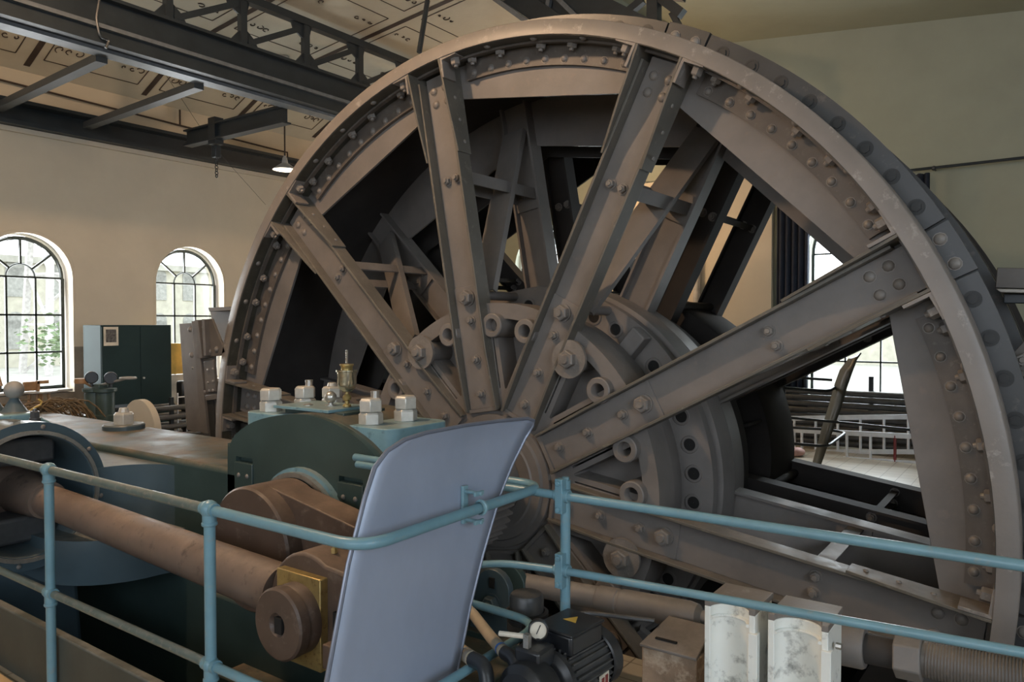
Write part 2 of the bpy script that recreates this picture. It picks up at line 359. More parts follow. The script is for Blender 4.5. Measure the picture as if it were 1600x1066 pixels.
# floor with the machine pit
fl = MB()
for a, b_ in (((-9.6, FWY), (RWX, 1.58)), ((-9.6, 1.58), (-6.9, 3.3)), ((-9.6, 3.3), (-6.3, BW)), ((.35, 1.58), (RWX, BW)), ((-6.3, 7.35), (.35, BW)), ((-1.95, 1.58), (.35, 3.46))):
    fl.box2((a[0], a[1], -.25), (b_[0], b_[1], 0))
o = struct('floor', fl, M_floor)
ORD = ['lowest', 'second', 'third', 'fourth', 'fifth', 'sixth', 'seventh', 'eighth', 'topmost']
ft = MB().box2((-6.9, 1.40, 0), (-1.9, 1.50, .012)); 
pt = MB()
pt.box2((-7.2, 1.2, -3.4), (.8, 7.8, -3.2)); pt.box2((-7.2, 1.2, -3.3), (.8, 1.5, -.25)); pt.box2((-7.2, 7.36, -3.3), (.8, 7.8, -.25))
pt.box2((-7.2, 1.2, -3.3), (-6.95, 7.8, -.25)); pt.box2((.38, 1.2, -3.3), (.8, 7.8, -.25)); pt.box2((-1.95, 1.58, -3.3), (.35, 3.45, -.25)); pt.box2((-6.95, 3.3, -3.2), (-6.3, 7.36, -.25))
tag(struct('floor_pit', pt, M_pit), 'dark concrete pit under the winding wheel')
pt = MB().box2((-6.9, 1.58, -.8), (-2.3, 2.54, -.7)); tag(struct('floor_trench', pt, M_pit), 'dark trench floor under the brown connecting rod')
tag(struct('floor_trim', MB().box2((-6.6, 1.30, .0), (-1.9, 1.505, .018)), M_ocher), 'ochre floor strip beside the grey kerb')
kb = MB().box2((-6.6, 1.555, 0), (-1.75, 1.60, .30)); tag(kb.build('kerb_board', M_kerb, bev=.008), 'grey green kerb board at the foot of the blue railing', 'kerb', kind='structure')

# wall tiles below the windows (left wall): individual tiles
tilem = MB().box((0, 0, 0), (.012, .168, .142)).mesh('tile', M_tilew)
tw = MB().box2((LW-.002, FWY, 0), (LW+.004, BW, 1.40))
wl_t = plate2d('wainscot_joint', [(FWY, 0), (BW, 0), (BW, 1.40), (FWY, 1.40)], [[(c-.5, .86), (c+.5, .86), (c+.5, 1.399), (c-.5, 1.399)] for c in (1.84, 3.88, 5.92, 7.95, 9.9)], .006, M_joint)
o = bpy.data.objects.new('wall_left_wainscot', wl_t); COL.objects.link(o); o.matrix_world = Matrix(((0, 0, -1, LW+.006), (1, 0, 0, 0), (0, 1, 0, 0), (0, 0, 0, 1))); tag(o, 'pale tiled wainscot under the left windows', kind='structure')
wains = o; WL[o.name] = V((0, 0, 0)); MI = o.matrix_world.inverted()
k = 0
for i in range(16):
    y = 3.05+.1735*i
    for j in range(3, 9):
        z = .075+.147*j
        if z > 1.36: continue
        ins = any(abs(y-c) < .5+.085 and z > .80 for c in (3.88, 5.92))
        if ins or 4.4 < y < 5.0 and z < 1.3 and j < 7 or k > 110: continue
        t_ = bpy.data.objects.new('tile', tilem); COL.objects.link(t_); t_.parent = wains; t_.matrix_parent_inverse = MI
        t_.location = (LW+.008, y, z); k += 1

# arched windows
def window(name, axis, coord, c, r, z0, zs, label, nrow, depth, panes=True):
    "iron arched window with three columns and a fan light, set back in the wall"
    rt = bpy.data.objects.new(name, None); COL.objects.link(rt); WL[rt.name] = V((0, 0, 0)); tag(rt, label, kind='structure')
    if axis == 'X': P = lambda u, z, d=0: V((coord-depth-d, u, z)); n_ = V((-1, 0, 0))
    else: P = lambda u, z, d=0: V((u, coord+depth+d, z)); n_ = V((0, 1, 0))
    f = MB(); w1, w2 = .035, .022
    rr = r-.02
    f.bar(P(c-rr, z0), P(c-rr, zs), .04, .04, n_); f.bar(P(c+rr, z0), P(c+rr, zs), .04, .04, n_); f.bar(P(c-rr, z0+.02), P(c+rr, z0+.02), .04, .04, n_)
    arc = [P(c+rr*cos(a), zs+rr*sin(a)) for a in [pi*i/24 for i in range(25)]]
    f.tube(arc, .022, 6); fr = f.build('window_frame', M_frame, rt)
    k3 = r/3.05; f = MB()
    for s_ in (-1, 1): f.bar(P(c+s_*k3, z0), P(c+s_*k3, zs), w2, .03, n_)
    for i in range(1, nrow+1):
        z = z0+(zs-z0)*i/nrow; f.bar(P(c-rr, z), P(c+rr, z), .03, w2, None)
    f.tube([P(c+k3*cos(a), zs+k3*sin(a)) for a in [pi*i/12 for i in range(13)]], .011, 6)
    for a in (40, 90, 140): f.bar(P(c+k3*cos(radians(a)), zs+k3*sin(radians(a))), P(c+rr*cos(radians(a)), zs+rr*sin(radians(a))), w2, .03, n_)
    f.build('glazing_bar', M_frame, rt)
    us = [-rr, -k3, k3, rr]
    for i in range(nrow):
        for j in range(3):
            a, b_ = z0+(zs-z0)*i/nrow, z0+(zs-z0)*(i+1)/nrow
            p = MB(); p.add([P(c+us[j], a, .012), P(c+us[j+1], a, .012), P(c+us[j+1], b_, .012), P(c+us[j], b_, .012)], [(0, 1, 2, 3)]); p.build('pane', M_glass, rt)
    aa = [0, 40, 90, 140, 180]
    for q in range(4):
        A = [radians(aa[q]+(aa[q+1]-aa[q])*i/4) for i in range(5)]
        pts = [P(c+k3*cos(a), zs+k3*sin(a), .012) for a in A]+[P(c+rr*cos(a), zs+rr*sin(a), .012) for a in A[::-1]]
        p = MB(); p.add(pts, [tuple(range(len(pts)))]); p.build('pane', M_glass, rt)
    A = [pi*i/10 for i in range(11)]; pts = [P(c+k3*cos(a), zs+k3*sin(a), .012) for a in A]; p = MB(); p.add(pts, [tuple(range(11))]); p.build('pane', M_glass, rt)
    s = MB()
    if axis == 'X': s.box2((coord-depth, c-r, z0-.03), (coord+.03, c+r, z0+.0))
    else: s.box2((c-r-.03, coord-.05, z0-.04), (c+r+.03, coord+depth, z0))
    s.build('window_sill', M_sill, rt, bev=.006)
    return rt
window('window_1', 'X', LW, 3.88, .47, .90, 2.22, 'arched iron window nearest the picture edge, headframe seen through it', 3, .17)
window('window_2', 'X', LW, 5.92, .47, .90, 2.22, 'arched iron window behind the dark green locker', 3, .17)
window('window_3', 'Y', BW, -2.15, .69, .64, 2.66, 'arched iron window beside the navy curtains', 4, .18)
window('window_4', 'Y', BW, -7.2, .69, .64, 2.66, 'arched iron window glimpsed between the wheel spokes', 4, .18)
# pale reveals
for c, cy in ((3.88, 0), (5.92, 0)):
    v = MB()
    pr = [(c-.50, .90)]+[(c+.5*cos(a), 2.22+.5*sin(a)) for a in [pi-pi*i/20 for i in range(21)]]+[(c+.50, .90)]
    vs = []; fs = []
    for i, (u, z) in enumerate(pr): vs += [V((LW+.003, u+(.03 if u > c else -.03), z+(.03 if z > 2.22 else 0))), V((LW-.18, c+(u-c)*.975, z))]
    for i in range(len(pr)-1): fs.append((2*i, 2*i+2, 2*i+3, 2*i+1))
    v.add(vs, fs); tag(struct('window_reveal', v, mat_plaster('white_reveal', (.72, .68, .60), (.68, .64, .56))), 'whitewashed reveal of an arched left window')

# ceiling stripes and ornaments (painted), as thin flat strips on the sloping ceiling
def cp(x, y, e=.004): return V((x, y, cz(x)-e))
st = MB()
def stripe(mb, a, b_, wd):
    if (a[0]+8.6)*(b_[0]+8.6) < 0:
        f = (-8.6-a[0])/(b_[0]-a[0]); mid = (-8.6, a[1]+(b_[1]-a[1])*f); stripe(mb, a, mid, wd); stripe(mb, mid, b_, wd); return
    k_ = .45 if a[0]+b_[0] < -17.2 else .10
    a, b_ = cp(*a), cp(*b_); up = V((-k_, 0, 1)).normalized(); mb.bar(a, b_, wd, .004, up)
st2 = MB()
for y in (2.5, 3.87, 5.23, 6.6, 7.96, 9.3, 10.7): stripe(st, (-9.5, y), (-4.75, y), .065)
for y in (2.5, 3.87, 5.23, 6.6, 7.96, 9.3):
    for x0, x1 in ((-9.35, -8.0), (-7.75, -6.35), (-6.1, -4.85)):
        A = [(x0, y+.12), (x1, y+.12), (x1, y+1.2), (x0, y+1.2)]
        for i in range(4): stripe(st2, A[i], A[(i+1) % 4], .010)
        for cx_, cy_ in ((x0+.22, y+.30), (x1-.22, y+1.02), (x1-.22, y+.30), (x0+.22, y+1.02)):
            for q in range(3):
                pts = [cp(cx_+(.05+.03*q)*cos(a), cy_-.1+.1*q+.045*sin(a), .006) for a in [random.random()*6+pi*1.5*i/9 for i in range(1)]]
                a0 = random.random()*6; rr_ = random.uniform(.02, .06)
                st2.tube([cp(cx_+rr_*(1-.07*i)*cos(a0+.5*i), cy_-.1+.1*q+rr_*(1-.07*i)*sin(a0+.5*i), .006) for i in range(11)], .006, 4)
tag(struct('ceiling_trim_1', st, M_stripe), 'brown painted bands across the cream ceiling')
tag(struct('ceiling_trim_2', st2, M_stripe), 'thin brown painted frames and scrolls on the cream ceiling')

# ------------------------------------------------------------ steelwork under the ceiling
o = MB(); o.box2((LW+.004, -2, 3.90), (LW+.16, BW, 3.95)); o.box2((LW+.004, -2, 3.95), (LW+.05, BW, 4.16)); o.box2((LW+.004, -2, 4.13), (LW+.22, BW, 4.17))
tag(o.build('runway_beam', M_girder), 'dark steel runway beam along the top of the left wall', 'beam')
cm = MB().box2((LW+.003, -2, 3.84), (LW+.05, BW, 3.895)); struct('trim_2', cm, M_wall)
g = thing('lattice_girder', (-6.9, 0, 4.05), 'big dark lattice girder crossing under the ceiling at the upper left', 'girder')
GX = -6.9
MB().box2((GX-.02, -1, 4.07), (GX+.02, 11.15, 4.55)).build('web_plate', M_girder, g)
b = MB(); b.box2((GX-.02, -1, 4.045), (GX+.14, 11.15, 4.075)); b.build('bottom_flange', M_lip, g)
b = MB(); b.box2((GX+.0, -1, 4.19), (GX+.30, 11.15, 4.225)); b.build('ledge_flange', M_lip, g)
b = MB(); b.box2((GX-.02, -1, 4.075), (GX+.26, 11.15, 4.19)); b.build('lower_box', M_girder, g)
b = MB(); b.box2((GX-.10, -1, 4.53), (GX+.10, 11.15, 4.56)); b.build('top_flange', M_girder, g)
MB().box2((GX-.05, -1, 5.02), (GX+.05, 11.15, 5.10)).build('top_chord', M_girder, g)
for i in range(9):
    y = 3.23+.815*i
    MB().box2((GX-.035, y-.035, 4.56), (GX+.035, y+.035, 5.03)).build('post', M_girder, g)
    MB().prism([(GX-.01, y-.17, 4.56), (GX-.01, y+.20, 4.56), (GX-.01, y+.14, 4.66), (GX-.01, y+.05, 4.73), (GX-.01, y-.05, 4.70)], (.02, 0, 0)).build('gusset', M_girder, g)
    MB().prism([(GX-.01, y-.20, 5.02), (GX-.01, y+.08, 5.02), (GX-.01, y+.045, 4.88), (GX-.01, y-.06, 4.88), (GX-.01, y-.17, 4.94)], (.02, 0, 0)).build('gusset', M_girder, g)
    a, b_ = ((y+.06, 4.60), (y+.78, 4.99)); MB().bar((GX, a[0], a[1]), (GX, b_[0], b_[1]), .03, .06).build('diagonal', M_girder, g)
bm_ = MB()
for (y, z0) in ((3.42, 4.05), (4.36, 4.05)):
    tag(MB().bar((LW+.2, y+.12, z0-.02), (GX-.0, y, z0-.02), .10, .07).build('cross_beam', M_cross), 'grey cross bar between wall beam and girder, '+('nearest the picture edge' if y < 4 else 'beside the trolley beam'), 'beam')
tag(MB().box2((-8.95, 5.48, 3.92), (-7.0, 5.50, 4.10)).box2((-8.95, 5.43, 3.91), (-7.0, 5.55, 3.93)).box2((-8.95, 5.43, 4.09), (-7.0, 5.55, 4.11)).build('trolley_beam', M_girder), 'short dark beam carrying the small chain hoist', 'beam')
h = thing('chain_hoist', (-8.35, 5.5, 3.6), 'small dark chain hoist hanging from the trolley beam', 'hoist')
MB().box2((-8.43, 5.44, 3.86), (-8.29, 5.56, 4.18)).build('trolley', M_girder, h)
MB().box2((-8.40, 5.46, 3.70), (-8.31, 5.54, 3.85)).build('hoist_block', M_girder, h, bev=.01)
b = MB()
for i in range(7): b.lathe((-8.35, 5.5, 3.69-.035*i), (1, 0, 0) if i % 2 else (0, 1, 0), [(.02+.006*cos(a), .006*sin(a)) for a in [2*pi*q/5 for q in range(5)]], 8, closed=True)
b.build('chain', M_girder, h)
b = MB().tube(rounded([at(165, 75, 0, -6.6), at(172, 62, 0, -6.6), at(156, 58, 0, -6.6), at(150, 30, 0, -6.6), at(155, 0, 0, -6.6)], .05), .012, 6); 
tag(b.build('conduit_pipe', M_girder), 'thin dark conduit hanging in front of the girder web', 'pipe')
b = MB().tube([(LW+.05, 2.2, 4.42), (LW+.05, 7.35, 4.28), (LW+.05, 7.5, 4.28), (LW+.05, 7.5, 4.18)], .012, 6).tube([(LW+.05, 5.75, 4.53), (LW+.05, 5.75, 4.33)], .014, 6)
tag(b.build('conduit_pipe', M_stripe), 'brown conduit run above the left runway beam', 'pipe')
b = MB().tube([at(655, 82, 0, -5.5), at(668, 1, 0, -5.5)], .028, 8); tag(b.build('tie_rod', M_girder), 'dark tie rod dropping from the ceiling above the rim', 'rod')
tag(MB().tube([at(225, 65, 0, -7.2), at(330, 225, 0, -9), at(415, 320, 0, -9.4)], .003, 4).build('wire', M_girder), 'thin wire sagging past the left wall', 'wire')
# pendant lamp
lp = thing('pendant_lamp', (-8.0, 6.2, 3.6), 'lit enamel pendant lamp hanging beside the wheel rim', 'lamp')
MB().cyl((-8, 6.24, 3.80), (-8, 6.24, cz(-8)-.06), .010, 8).build('pole', M_stripe, lp)
MB().cyl((-8, 6.24, cz(-8)-.06), (-8, 6.24, cz(-8)+.0), .06, 12).build('ceiling_rose', M_sill, lp)
MB().lathe((-8, 6.24, 3.63), (0, 0, 1), [(.155, 0), (.15, .01), (.06, .075), (.04, .085), (.03, .15), (.012, .18)], 24).build('lamp_shade', M_sill, lp)
MB().lathe((-8, 6.24, 3.635), (0, 0, 1), [(.145, 0), (.1, -.012), (.001, -.02)], 24).build('bulb', M_lamp, lp)

# travelling crane behind the wheel top
c_ = thing('overhead_crane', (-4.8, 7.2, 5.1), 'dark overhead crane bridge seen above the wheel top', 'crane')
A1, A2 = at(730, -30, 1, 7.0), at(905, 60, 1, 7.0)
for (p, q, w_, h_, mm, nm) in ((at(755, -15, 1, 7.0), at(860, 60, 1, 7.0), .11, .05, M_lip, 'pale_flange'), (at(790, -15, 1, 7.1), at(900, 60, 1, 7.1), .09, .22, M_girder, 'bridge_beam'),
                               (at(862, -12, 1, 7.2), at(905, 30, 1, 7.2), .05, .05, M_lip, 'rail'), (at(850, -20, 1, 7.3), at(1040, 80, 1, 7.3), .10, .40, M_girder, 'bridge_beam')):
    MB().bar(p, q, w_, h_).build(nm, mm, c_)
MB().bar(at(858, 0, 1, 7.2), at(852, 40, 1, 7.2), .05, .05).build('hanger', M_lip, c_)
MB().bar(at(1022, -12, 1, 7.5), at(1022, 60, 1, 7.5), .12, .12).build('post', M_girder, c_)
MB().bar(at(975, 25, 1, 7.5), at(1005, 0, 1, 7.5), .08, .08).build('diagonal', M_girder, c_)
MB().bar(at(1030, -5, 1, 7.5), at(1066, 22, 1, 7.5), .1, .1).build('diagonal', M_girder, c_)
MB().bar(at(1050, 20, 1, 7.5), at(1066, 50, 1, 7.5), .06, .06).build('diagonal', M_girder, c_)
MB().bar(at(880, -30, 1, 7.6), at(1070, -6, 1, 7.6), .1, .1).build('top_chord', M_girder, c_)

# curtains and rail on the gable wall
def curtain(x0, x1, z0, z1, label, n=10):
    P = []; N = n*6
    for zi, z in enumerate((z0, z1)):
        for i in range(N+1):
            u = i/N; P.append(V((x0+(x1-x0)*u, BW-.16+.045*sin(u*n*2*pi)+(.02*sin(u*n*pi+1) if zi == 0 else 0), z)))
    F = [(i, i+1, N+2+i, N+1+i) for i in range(N)]
    o = MB().add(P, F).build('curtain', M_curtain, ang=80); s = o.modifiers.new('solid', 'SOLIDIFY'); s.thickness = .01
    return tag(o, label, 'curtain', 'navy curtains of the gable window')
curtain(-3.24, -2.80, .30, 3.60, 'navy floor curtain gathered left of the gable window', 5)
curtain(-1.50, -1.33, .30, 3.60, 'navy curtain end peeping past the upper rim of the wheel', 2)
tag(MB().cyl((-3.4, BW-.16, 3.64), (3.0, BW-.16, 3.70), .018, 10).cyl((-1.28, BW-.2, 3.655), (-1.28, BW, 3.655), .012, 8).ball((-1.28, BW-.16, 3.655), .03).build('curtain_rail', M_girder), 'dark curtain rail across the gable wall', 'rail')
tag(MB().cyl((-4.43, BW-.16, 1.4), (-4.43, BW-.16, 3.9), .055, 12).build('drain_pipe', M_sill), 'pale vertical pipe on the cream wall behind the wheel', 'pipe')
tag(MB().cyl((-4.88, BW-.12, .9), (-4.88, BW-.12, 2.35), .015, 8).build('conduit_pipe', M_stripe), 'thin brown conduit on the cream wall behind the wheel', 'pipe')
# wall tiles under the gable window
tg = MB().box((0, 0, 0), (.205, .02, .27)).mesh('tile', M_tilew)
jn = MB().box2((-4.2, BW-.006, .05), (.6, BW-.001, .615)); o = struct('wall_back_wainscot', jn, M_joint); tag(o, 'pale tiled wainscot under the curtained gable window')
for i in range(14):
    for j in range(2): inst('tile', tg, (-3.3+.21*i, BW-.014, .19+.275*j), o)

# ------------------------------------------------------------ outside: yard, engine buildings, headframe
tag(MB().box2((-120, -60, -1.2), (-10.6, 120, -1.0)).box2((-10.6, 12.5, -1.2), (60, 120, -1.0)).build('ground', M_yard), 'pale paved yard outside the windows', kind='structure')
def far_building(name, x0, y0, x1, y1, h_, label, rows, cols, face, wc=None):
    wc = wc or M_owin
    t_ = thing(name, ((x0+x1)/2, (y0+y1)/2, -1), label, 'building')
    MB().box2((x0, y0, -1), (x1, y1, h_)).build('wall', M_pbrick, t_)
    MB().box2((x0-.3, y0-.3, h_), (x1+.3, y1+.3, h_+.4)).build('roof', M_yard, t_)
    for r in range(rows):
        for c in range(cols):
            z = -1+(h_+1)*(r+.35)/rows
            if face == 'X':
                y = y0+(y1-y0)*(c+.5)/cols; b = MB().box2((x1, y-.5, z), (x1+.06, y+.5, z+1.7)); b.lathe((x1, y, z+1.7), (1, 0, 0), [(.5, 0), (.5, .06), (.001, .06)], 16)
            else:
                x = x0+(x1-x0)*(c+.5)/cols; b = MB().box2((x-.5, y0-.06, z), (x+.5, y0, z+1.7)); b.lathe((x, y0, z+1.7), (0, -1, 0), [(.5, 0), (.5, .06), (.001, .06)], 16)
            b.build('window', wc, t_)
    return t_
far_building('brick_building', -62, 14, -50, 34, 5.2, 'pale brick mine building seen through the window nearest the edge', 2, 9, 'X')
far_building('brick_building', -52, 37, -42, 52, 7.5, 'pale brick building seen through the window behind the locker', 2, 6, 'X')
far_building('brick_shed', -16, 52, 6, 60, 4.0, 'low pale shed seen through the curtained gable window', 1, 8, 'Y')
hf = thing('headframe_tower', (-42, 16, -1), 'pale steel mine headframe standing outside the window nearest the edge', 'tower')
b = MB(); H_ = 17
legs = [(-44, 17.5), (-44, 20.5), (-41, 17.5), (-41, 20.5)]
tp = [(-43, 18.3), (-43, 19.7), (-41.8, 18.3), (-41.8, 19.7)]
for (x, y), (u, v_) in zip(legs, tp): MB().bar((x, y, -1), (u, v_, H_), .28, .28).build('leg', M_sill, hf)
MB().bar((-40, 9, -1), (-42, 18.3, H_-1), .35, .35).build('strut', M_sill, hf)
b = MB()
for i in range(7):
    f0, f1 = i/7, (i+1)/7
    L_ = [[V((x+(u-x)*f, y+(v_-y)*f, -1+(H_+1)*f)) for (x, y), (u, v_) in zip(legs, tp)] for f in (f0, f1)]
    for p, q in ((0, 1), (1, 3), (3, 2), (2, 0)): b.bar(L_[0][p], L_[1][q], .12, .12); b.bar(L_[1][p], L_[1][q], .12, .12)
b.build('bracing', M_sill, hf); b = MB().box2((-44.2, 16.8, H_-6), (-40.8, 21.2, H_-5.8)); b.build('platform', M_sill, hf)
MB().lathe((-42.4, 19, H_+.5), (1, 0, 0), [(1.9, -.1), (1.9, .1), (1.7, .1), (1.7, -.1)], 28, closed=True).build('sheave', M_sill, hf)
tr_ = thing('yard_tree', (-34, 15.5, -1), 'leafy tree in the yard seen low in the window nearest the edge', 'tree')
MB().cyl((-34, 15.5, -1), (-34, 15.5, .6), .12, 8).build('trunk', M_wood, tr_)
b = MB()
for i in range(500):
    p = V((random.gauss(0, .8), random.gauss(0, .8), random.gauss(0, .45)))+V((-34, 15.5, .9)); a, c2, d = frame((random.random()-.5, random.random()-.5, random.random()-.5)); s_ = .16
    b.add([p-a*s_, p+c2*s_*.5, p+a*s_, p-c2*s_*.5], [(0, 1, 2, 3)])
b.build('crown', M_tree, tr_)

# ------------------------------------------------------------ the winding drums on one shaft
AX, AZ = -3.12, .61
def Wp(r, a, y): a = radians(a); return V((AX+r*cos(a), y, AZ+r*sin(a)))
def Sp(a, s, t, y):
    "spoke coordinates: s along the spoke, t across it (towards larger angle), y depth"
    c, n_ = cos(radians(a)), sin(radians(a)); return V((AX+s*c-t*n_, y, AZ+s*n_+t*c))
OY = V((AX, 0, AZ)); YD = V((0, 1, 0))
def ring(mb, prof, n=160, a0=0, a1=360, closed=True):
    "profile of (radius, y) turned about the shaft; angles in degrees"
    P = []; full = abs(a1-a0-360) < 1e-6; m_ = n if full else n+1; k = len(prof)
    for i in range(m_):
        for r, y in prof: P.append(Wp(r, a0+(a1-a0)*i/n, y))
    F = []
    for i in range(n):
        j = (i+1) % m_
        for q in range(k if closed else k-1):
            q2 = (q+1) % k; F.append((i*k+q, j*k+q, j*k+q2, i*k+q2))
    if not full and closed: F += [tuple(range(k))[::-1], tuple((m_-1)*k+q for q in range(k))]
    return mb.add(P, F)
SPK = [136-36*i for i in range(10)]
dome = MB().ball((0, 0, 0), .024, 10, .75, True).cyl((0, 0, -.004), (0, 0, .003), .028, 10).mesh('bolt', M_bolt)
domeb = MB().ball((0, 0, 0), .030, 10, .6, True).cyl((0, 0, -.004), (0, 0, .003), .034, 10).mesh('bolt', M_bolt)
hexb = MB().hexnut((0, 0, 0), (0, 0, 1), .034, .045, dome=.5).mesh('bolt', M_bolt)
hexs = MB().hexnut((0, 0, 0), (0, 0, 1), .028, .032, dome=.6).cyl((0, 0, 0), (0, 0, .006), .036, 12).mesh('bolt', M_bolt)
hexl = MB().hexnut((0, 0, 0.01), (0, 0, 1), .052, .048, dome=.52).cyl((0, 0, 0), (0, 0, .012), .058, 16).mesh('bolt', M_bolt)
rivet = MB().ball((0, 0, 0), .014, 8, .6, True).mesh('rivet', M_bolt)
csk = MB().lathe((0, 0, 0), (0, 0, 1), [(.040, .001), (.030, -.006+.008), (.029, .010), (.001, .012)], 14).mesh('bolt', M_dark)
cskh = MB().lathe((0, 0, 0), (0, 0, 1), [(.041, .0), (.041, .0025), (.030, .0025), (.030, .0)], 18, closed=True).cyl((0, 0, 0), (0, 0, .0012), .031, 16).cyl((0, 0, 0), (0, 0, .008), .025, 6).mesh('bolt', M_csk)
FRONT = zto((0, -1, 0))
def web_ring(name, yf, th, r_out, apo, parent, m_):
    me = plate2d(name, circle(0, 0, r_out, 160), [[(apo/cos(radians(18))*cos(radians(a)), apo/cos(radians(18))*sin(radians(a))) for a in SPK]], th, m_)
    o = bpy.data.objects.new(name, me); COL.objects.link(o); o.parent = parent
    o.location = V((AX, yf+th, AZ))-wl(parent); o.rotation_euler = (radians(90), 0, 0); return o

D1 = thing('winding_drum', (AX, 4.0, AZ), 'huge brown spoked winding drum, the nearer of two on one shaft, rim band facing us', 'winding drum', 'winding drums on the shaft')
b = MB(); ring(b, [(2.924, 4.0), (3.010, 4.0), (3.016, 4.006), (3.016, 4.24), (2.924, 4.24)]); b.build('rim_band', M_rim, D1, ang=50)
b = MB(); ring(b, [(2.90, 4.255), (2.93, 4.255), (2.93, 5.20), (2.90, 5.20)], 120); b.build('drum_shell', M_drumshade, D1, ang=50)
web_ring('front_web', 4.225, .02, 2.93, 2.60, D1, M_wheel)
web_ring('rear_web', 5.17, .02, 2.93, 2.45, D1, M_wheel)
b = MB(); ring(b, [(2.905, 4.10), (2.924, 4.10), (2.924, 4.135), (2.905, 4.135)], 160); b.build('inner_lip', M_ang, D1)
b = MB(); ring(b, [(2.920, 4.008), (2.9245, 4.008), (2.9245, 4.224), (2.920, 4.224)], 160); b.build('rim_inner_sleeve', M_rim_inner, D1, ang=50)  # thin sleeve giving the rim's inner face a darker olive
ANG0 = [a-36 for a in SPK]
for a in SPK:       # flange segments and splice pieces with their own joints
    for (a0, a1, dy) in ((a-33.2, a-2.7, 0), (a-2.5, a+2.5, -.006)):
        b = MB(); ring(b, [(2.93, 4.245+dy), (3.118+(.006 if dy else 0), 4.245+dy), (3.118+(.006 if dy else 0), 4.285), (2.93, 4.285)], 16 if not dy else 3, a0, a1); b.build('flange_segment', M_dark, D1, ang=50)
    for q in range(8):
        an = a-33.2+2.2+4.02*q*.93
        inst('bolt', cskh, Wp(3.045, an, 4.2445), D1, FRONT)
    for q in (-1, 1): inst('bolt', domeb, Wp(3.05, a+q*1.3, 4.238), D1, FRONT)
    b = MB(); ring(b, [(2.79, 4.195), (2.924, 4.195), (2.924, 4.225), (2.79, 4.225)], 20, a-31.3, a-4.7); b.build('angle_ring', M_ang, D1, ang=50)
    for q in range(9): inst('bolt', dome, Wp(2.828, a-30+q*3.0, 4.195), D1, FRONT)
    for q in range(5):
        an = a-29+q*5.6+(.9 if q % 2 else 0); d = -(Wp(1, an, 0)-Wp(0, an, 0)); inst('bolt', hexb, Wp(2.924, an, 4.145), D1, zto(d))
    for q in range(3):
        an = a-25+q*7.3; d = -(Wp(1, an, 0)-Wp(0, an, 0)); inst('bolt', dome, Wp(2.924, an, 4.06), D1, zto(d))
b = MB(); ring(b, [(2.88, 5.20), (3.13, 5.20), (3.13, 5.31), (3.05, 5.31), (3.05, 5.24), (2.88, 5.24)], 160); b.build('rear_flange', M_dark, D1, ang=50)

def gusset(a, side, yl, yr, y0, s0=2.28, s1=2.922):
    "tapering plate that widens the flange of a spoke towards the rim"
    t0, t1 = side*.137, side*.140; P = []
    for s_, y_, t in ((s0, yl, t0), (2.62, yl-(yl-y0)*.62, side*.139), (s1, y0, t1), (s1, yr, t1), (s0, yr, t0)): P.append(Sp(a, s_, t, y_))
    off = Sp(a, 0, side*.016, 0)-Sp(a, 0, 0, 0)
    return MB().prism(P, off)
def spoke_front(a, first):
    yl, yw, yr = 4.09, 4.17, 4.225
    sp = MB()
    sp.prism([Sp(a, .50, -.12, yw), Sp(a, 2.9, -.12, yw), Sp(a, 2.9, .12, yw), Sp(a, .50, .12, yw)], (0, .014, 0))
    s_ = sp.build('spoke', M_wheel, D1, bev=.003)
    for sd in (-1, 1):
        off = Sp(a, 0, sd*.018, 0)-Sp(a, 0, 0, 0)
        MB().prism([Sp(a, .48, sd*.12, yl+.03), Sp(a, .9, sd*.12, yl), Sp(a, 2.86, sd*.12, yl), Sp(a, 2.86, sd*.12, yr), Sp(a, .48, sd*.12, yr)], off).build('spoke_flange', M_flangeshade, s_, bev=.003)
        gusset(a, sd, yl-.004, yr, 4.004).build('gusset', M_flangeshade, s_, bev=.002)
        for q in range(4): inst('rivet', rivet, Sp(a, 2.36+.155*q, sd*.155, 4.165-.020*q), s_, zto(Sp(a, 0, sd, 0)-Sp(a, 0, 0, 0)))
        # pale angle clip under the rim band
        c = MB(); e = sd*.158
        c.prism([Sp(a, 2.922, e, 4.006), Sp(a, 2.922, e+sd*.14, 4.006), Sp(a, 2.90, e+sd*.14, 4.006), Sp(a, 2.90, e+sd*.018, 4.006), Sp(a, 2.78, e+sd*.018, 4.006), Sp(a, 2.78, e, 4.006)], (0, .13, 0))
        c.build('angle_clip', M_rim, s_, bev=.002)
        for y_ in (4.05,): inst('bolt', hexb, Sp(a, 2.90, e+sd*.085, y_+.02), s_, zto(Sp(a, -1, 0, 0)-Sp(a, 0, 0, 0)))
    # splice plate on the hub end
    MB().prism([Sp(a, .50, -.119, yw-.010), Sp(a, 1.36, -.119, yw-.010), Sp(a, 1.36, .119, yw-.010), Sp(a, .50, .119, yw-.010)], (0, .012, 0)).build('splice_plate', M_wheel, s_, bev=.002)
    for r, me_, t in ((1.275, hexl, 0), (1.115, hexs, 0), (.84, hexs, 0), (.60, hexs, 0)): inst('bolt', me_, Sp(a, r, t, yw-.010), s_, FRONT)
    for t in (-.045, .045): inst('bolt', hexs, Sp(a, 2.13, t, yw), s_, FRONT)
    for r, t in ((2.70, -.05), (2.70, .055), (2.80, -.045), (2.80, .06)): inst('bolt', domeb, Sp(a, r, t, yw), s_, FRONT)
    # end bar closing the spoke at the hub
    MB().prism([Sp(a, .475, -.13, 4.145), Sp(a, .50, -.13, 4.145), Sp(a, .50, .13, 4.145), Sp(a, .475, .13, 4.145)], (0, .04, 0)).build('end_bar', M_wheel, s_)
